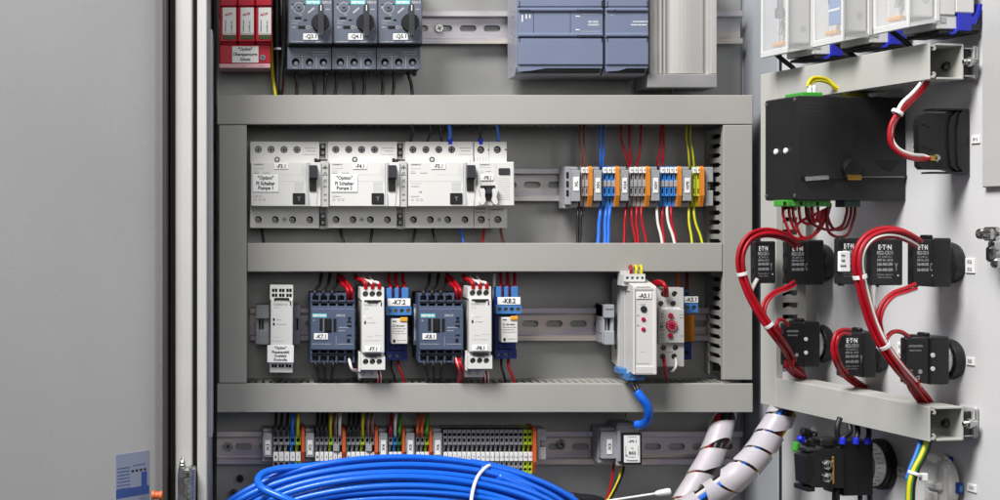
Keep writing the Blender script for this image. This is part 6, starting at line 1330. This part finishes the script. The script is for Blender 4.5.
# ---- black isolator switch near the bottom
uQ = 143; y0 = -uQ; dm = DMap(y0, 850); X = lambda p: door_x(p, y0); Z = dm.z
t = dthing('isolator_switch', 'black isolator switch with blue ferrules under the lower door duct', 'switch', (-30, y0+20, Z(500)))
t.part('body', MB(RAWD).box(X(843), X(873.6), y0, y0+32, Z(496), Z(442), 'black', 1.0).box(X(839.6), X(845), y0+2, y0+26, Z(488), Z(447), 'black', .6).box(X(826), X(846), y0+8, y0+24, Z(448), Z(439.6), 'black', 1).box(X(826), X(838), y0+7.6, y0+20, Z(447), Z(441), 'dark', .5).box(X(857.6), X(858.4), y0-.3, y0, Z(494), Z(444), 'hole').box(X(868.6), X(869.2), y0-.3, y0, Z(494), Z(444), 'hole'))
for q in ((854, 478), (863.6, 478.4)): t.part('rivet', MB(RAWD).lathe((X(q[0]), y0-.1, Z(q[1])), (0, -1, 0), [(1.3, 0), (1, .3)], 'hole', 10))
m_ = MB(RAWD); oc = [(X(804.5)+4.4*(math.cos(a)), Z(471)+10.6*math.sin(a)) for a in [i*math.pi/4+math.pi/8 for i in range(8)]]
out = [(X(841), Z(487)), (X(812), Z(485.4)), (X(803), Z(481)), (X(801.4), Z(454)), (X(812), Z(450.6)), (X(841), Z(449))]
m_._prism([out], lambda p_, a: (p_[0], a, p_[1]), y0-4, y0+12, 'black')
m_.box(X(806), X(820), y0-3, y0+12, Z(450.8), Z(448), 'black', .5).box(X(806), X(814), y0-2, y0+20, Z(490), Z(485), 'black', .5)
m_._prism([[(X(803.4), Z(478)), (X(802.8), Z(458)), (X(806), Z(453.6)), (X(810.4), Z(456)), (X(812), Z(466)), (X(810.4), Z(476)), (X(806.4), Z(481))]], lambda p_, a: (p_[0], a, p_[1]), y0-4.3, y0-4, 'hole')
t.part('front_block', m_)
t.part('brass_strip', MB(RAWD).box(X(828.4), X(830.6), y0-6, y0-3.9, Z(482), Z(455), 'brass', .3))
for v in (463, 475.6):
    m_ = MB(RAWD).lathe((X(824), y0-4, Z(v)), (0, -1, 0), [(4.6, 0), (4.6, 1.6), (3.2, 1.8), (3.2, 4), (1.2, 4.4)], 'steel', 6).box(X(819), X(829), y0-5.2, y0-4, Z(v+3.4), Z(v-3), 'steeld', .4)
    m_.box(X(823.4), X(824.8), y0-8.8, y0-8.3, Z(v+2), Z(v-2), 'hole'); t.part('terminal_screw', m_)
Rq = 20.5
yc = y0+25
t.part('scale_ring', MB(RAWD).lathe((0, yc, Z(470)), (1, 0, 0), [(Rq*.9, -20), (Rq*.94, -20), (Rq*.94, -9)], 'label', 36))
sr = MB(RAWD)
for i in range(9):
    a = math.pi*(.78+i*.06); a = -math.pi/2+(i-4)*.2
    zz = Z(470)+Rq*.945*math.sin((i-4)*.22); yy = yc-Rq*.955*math.cos((i-4)*.22)
    sr.box(-18, -12 if i % 2 else -15, yy-.4, yy, zz-.25, zz+.25, 'inkg')
t.part('scale_print', sr)
t.part('mounting_ring', MB(RAWD).lathe((0, yc, Z(470)), (1, 0, 0), [(Rq*1.0, -9.4), (Rq*1.04, -9), (Rq*1.04, -5), (Rq*1.1, -4.6), (Rq*1.1, -.3)], 'black', 40))
for i, (a, b) in enumerate(((842.6, 849), (856, 857), (867.6, 868))):
    wire(f'{["left", "middle", "right"][i]} black wire with blue ferrule on top of the isolator switch', [DW(b, 424, uQ-6), DW(b+1, 432, uQ-2), DW(a+.8, 438, uQ), DW(a, 444, uQ-2)], 2.4, 'w_black', group='black wires on top of the isolator switch')
    P0 = DW(a+.2, 439.4, uQ); single('ferrule', MB().lathe(P0, (-.1, 0, -1), [(2.5, -2), (2.9, 0), (2.9, 4)], 'w_dblue', 12), f'{["left", "middle", "right"][i]} blue ferrule on top of the isolator switch', 'ferrule', P0, 'blue ferrules on the isolator switch')
for i, (a, b) in enumerate(((838, 836), (858, 860), (870, 870))):
    wire(f'{["left", "middle", "right"][i]} black wire below the isolator switch', [DW(a, 484, uQ-8), DW(b, 494, uQ-4), DW(b, 510, uQ-4)], 3.4 if i == 0 else 2.2, 'w_black', group='black wires below the isolator switch')
wire('second black wire bending down into the isolator switch from the duct', [DW(840, 418, uQ-10), DW(837, 428, uQ-8), DW(838, 438, uQ-8), DW(840, 444, uQ-8)], 2.6, 'w_black')
# ---- cable lug with green and blue ferrules
t = dthing('test_plug', 'small black test plug with green and blue sleeves left of the isolator', 'plug', door_pt := F_DOOR.inverted() @ DW(808, 440, 60))
Bq = DW(808, 438, 60)
def bl(px, v, r, d, mt, prof, uu=60): return MB().lathe(F_DOOR.inverted() @ DW(px, v, uu), d, prof, mt, 14)
t.part('body', bl(801, 431, 4, (1, 0, -.35), 'black', [(2, 0), (4, 1), (4.4, 8), (3.2, 9), (3.2, 11), (4, 12), (4, 15), (2, 16)]))
t.part('body', bl(803, 441, 4, (1, 0, -.5), 'black', [(2, 0), (3.6, 1), (3.6, 12), (2, 13)]))
t.part('blue_sleeve', bl(798.4, 437, 3, (.6, 0, -.5), 'w_dblue', [(1.6, 0), (3, 1), (3, 6), (1.6, 7)]))
t.part('green_sleeve', bl(796.6, 442, 3, (-.2, 0, -1), 'green', [(1.6, 0), (3.2, 1), (3.2, 8), (1.6, 9)]))
t.part('clear_tube', bl(813, 431, 2, (.7, 0, 1), 'clear', [(3, 0), (3, 14), (2.6, 15)]))
t.part('steel_pin', bl(804, 436, 2, (1, 0, -.3), 'steel', [(1.6, 0), (1.6, 8), (.8, 9)]))
# ---- earth cable
e1 = [DW(927, 434, 236), DW(925, 446, 236), DW(920, 458, 238), DW(913.6, 470, 238), DW(909.6, 484, 238), DW(908.6, 504, 238)]
t = Thing('wire_bundle', 'blue, yellow-green and black wires running down below the lower door duct', 'wire bundle', e1[3])
t.part('wire', MB().tube(e1, 2.6, 'w_green', 12, 'w_yellow', stripe=(3, 4, 9, 10)))
t.part('wire', MB().tube([p_+Vector((3.8, 3, 0)) for p_ in e1], 2.6, 'w_black', 12))
t.part('wire', MB().tube([DW(921, 432, 232), DW(919.6, 444, 232), DW(915.6, 456, 234), DW(910.6, 468, 236), DW(907, 480, 236)], 1.9, 'w_blue', 12))
t.part('cable_tie', MB().lathe(DW(914.6, 473.4, 238), (-.32, 0, -1), [(5.4, -1.3), (5.8, 0), (5.4, 1.3)], 'tie', 16).box(DW(920, 476, 238).x-1, DW(920, 476, 238).x+5, DW(920, 476, 238).y-4, DW(920, 476, 238).y, DW(920, 478, 238).z-2, DW(920, 474, 238).z+1, 'tie', .6))
# ---- pale socket with blue inserts
us = 222; y0 = -us; dm = DMap(y0, 945); X = lambda p: door_x(p, y0); Z = dm.z; yc = y0+16
t = dthing('data_socket', 'pale round socket with blue inserts at the bottom right', 'socket', (-10, yc, Z(510)))
t.part('housing', MB(RAWD).lathe((-3, yc+2, Z(486)), (-1, 0, 0), [(24, 0), (24, 8), (21.5, 14), (21, 15)], 'white', 36).box(X(941), X(951), y0-4, y0+24, Z(505), Z(461), 'white2', 2.5).box(X(936), X(946), y0-6, y0+18, Z(505), Z(464), 'white2', 2.5)
       .box(X(931.5), X(939), y0-7, y0+8, Z(490), Z(481), 'white2', 2).box(X(930), X(935), y0-5, y0+4, Z(504), Z(491), 'white2', 1).box(X(946), X(951), y0+2, y0+14, Z(462), Z(457), 'white2', 1.2))
t.part('blue_insert', MB(RAWD).box(X(951), X(956), y0-9.6, y0-4, Z(492.6), Z(481.4), 'relayblue', .8).box(X(952), X(955), y0-9.9, y0-9.6, Z(490), Z(484), 'relaylight', .3))
t.part('blue_insert', MB(RAWD).box(X(961.6), X(966.6), y0-7, y0+4, Z(494.6), Z(480), 'relayblue', .6))
t.part('blue_insert', MB(RAWD).box(X(954), X(961), y0+6, y0+18, Z(464), Z(458.4), 'relayblue', 1))
t.part('side_screw', MB(RAWD).lathe((X(965.6), y0+4, Z(463)), (0, -1, 0), [(2.6, 0), (2.6, 2), (1.4, 2.4)], 'steeld', 10))
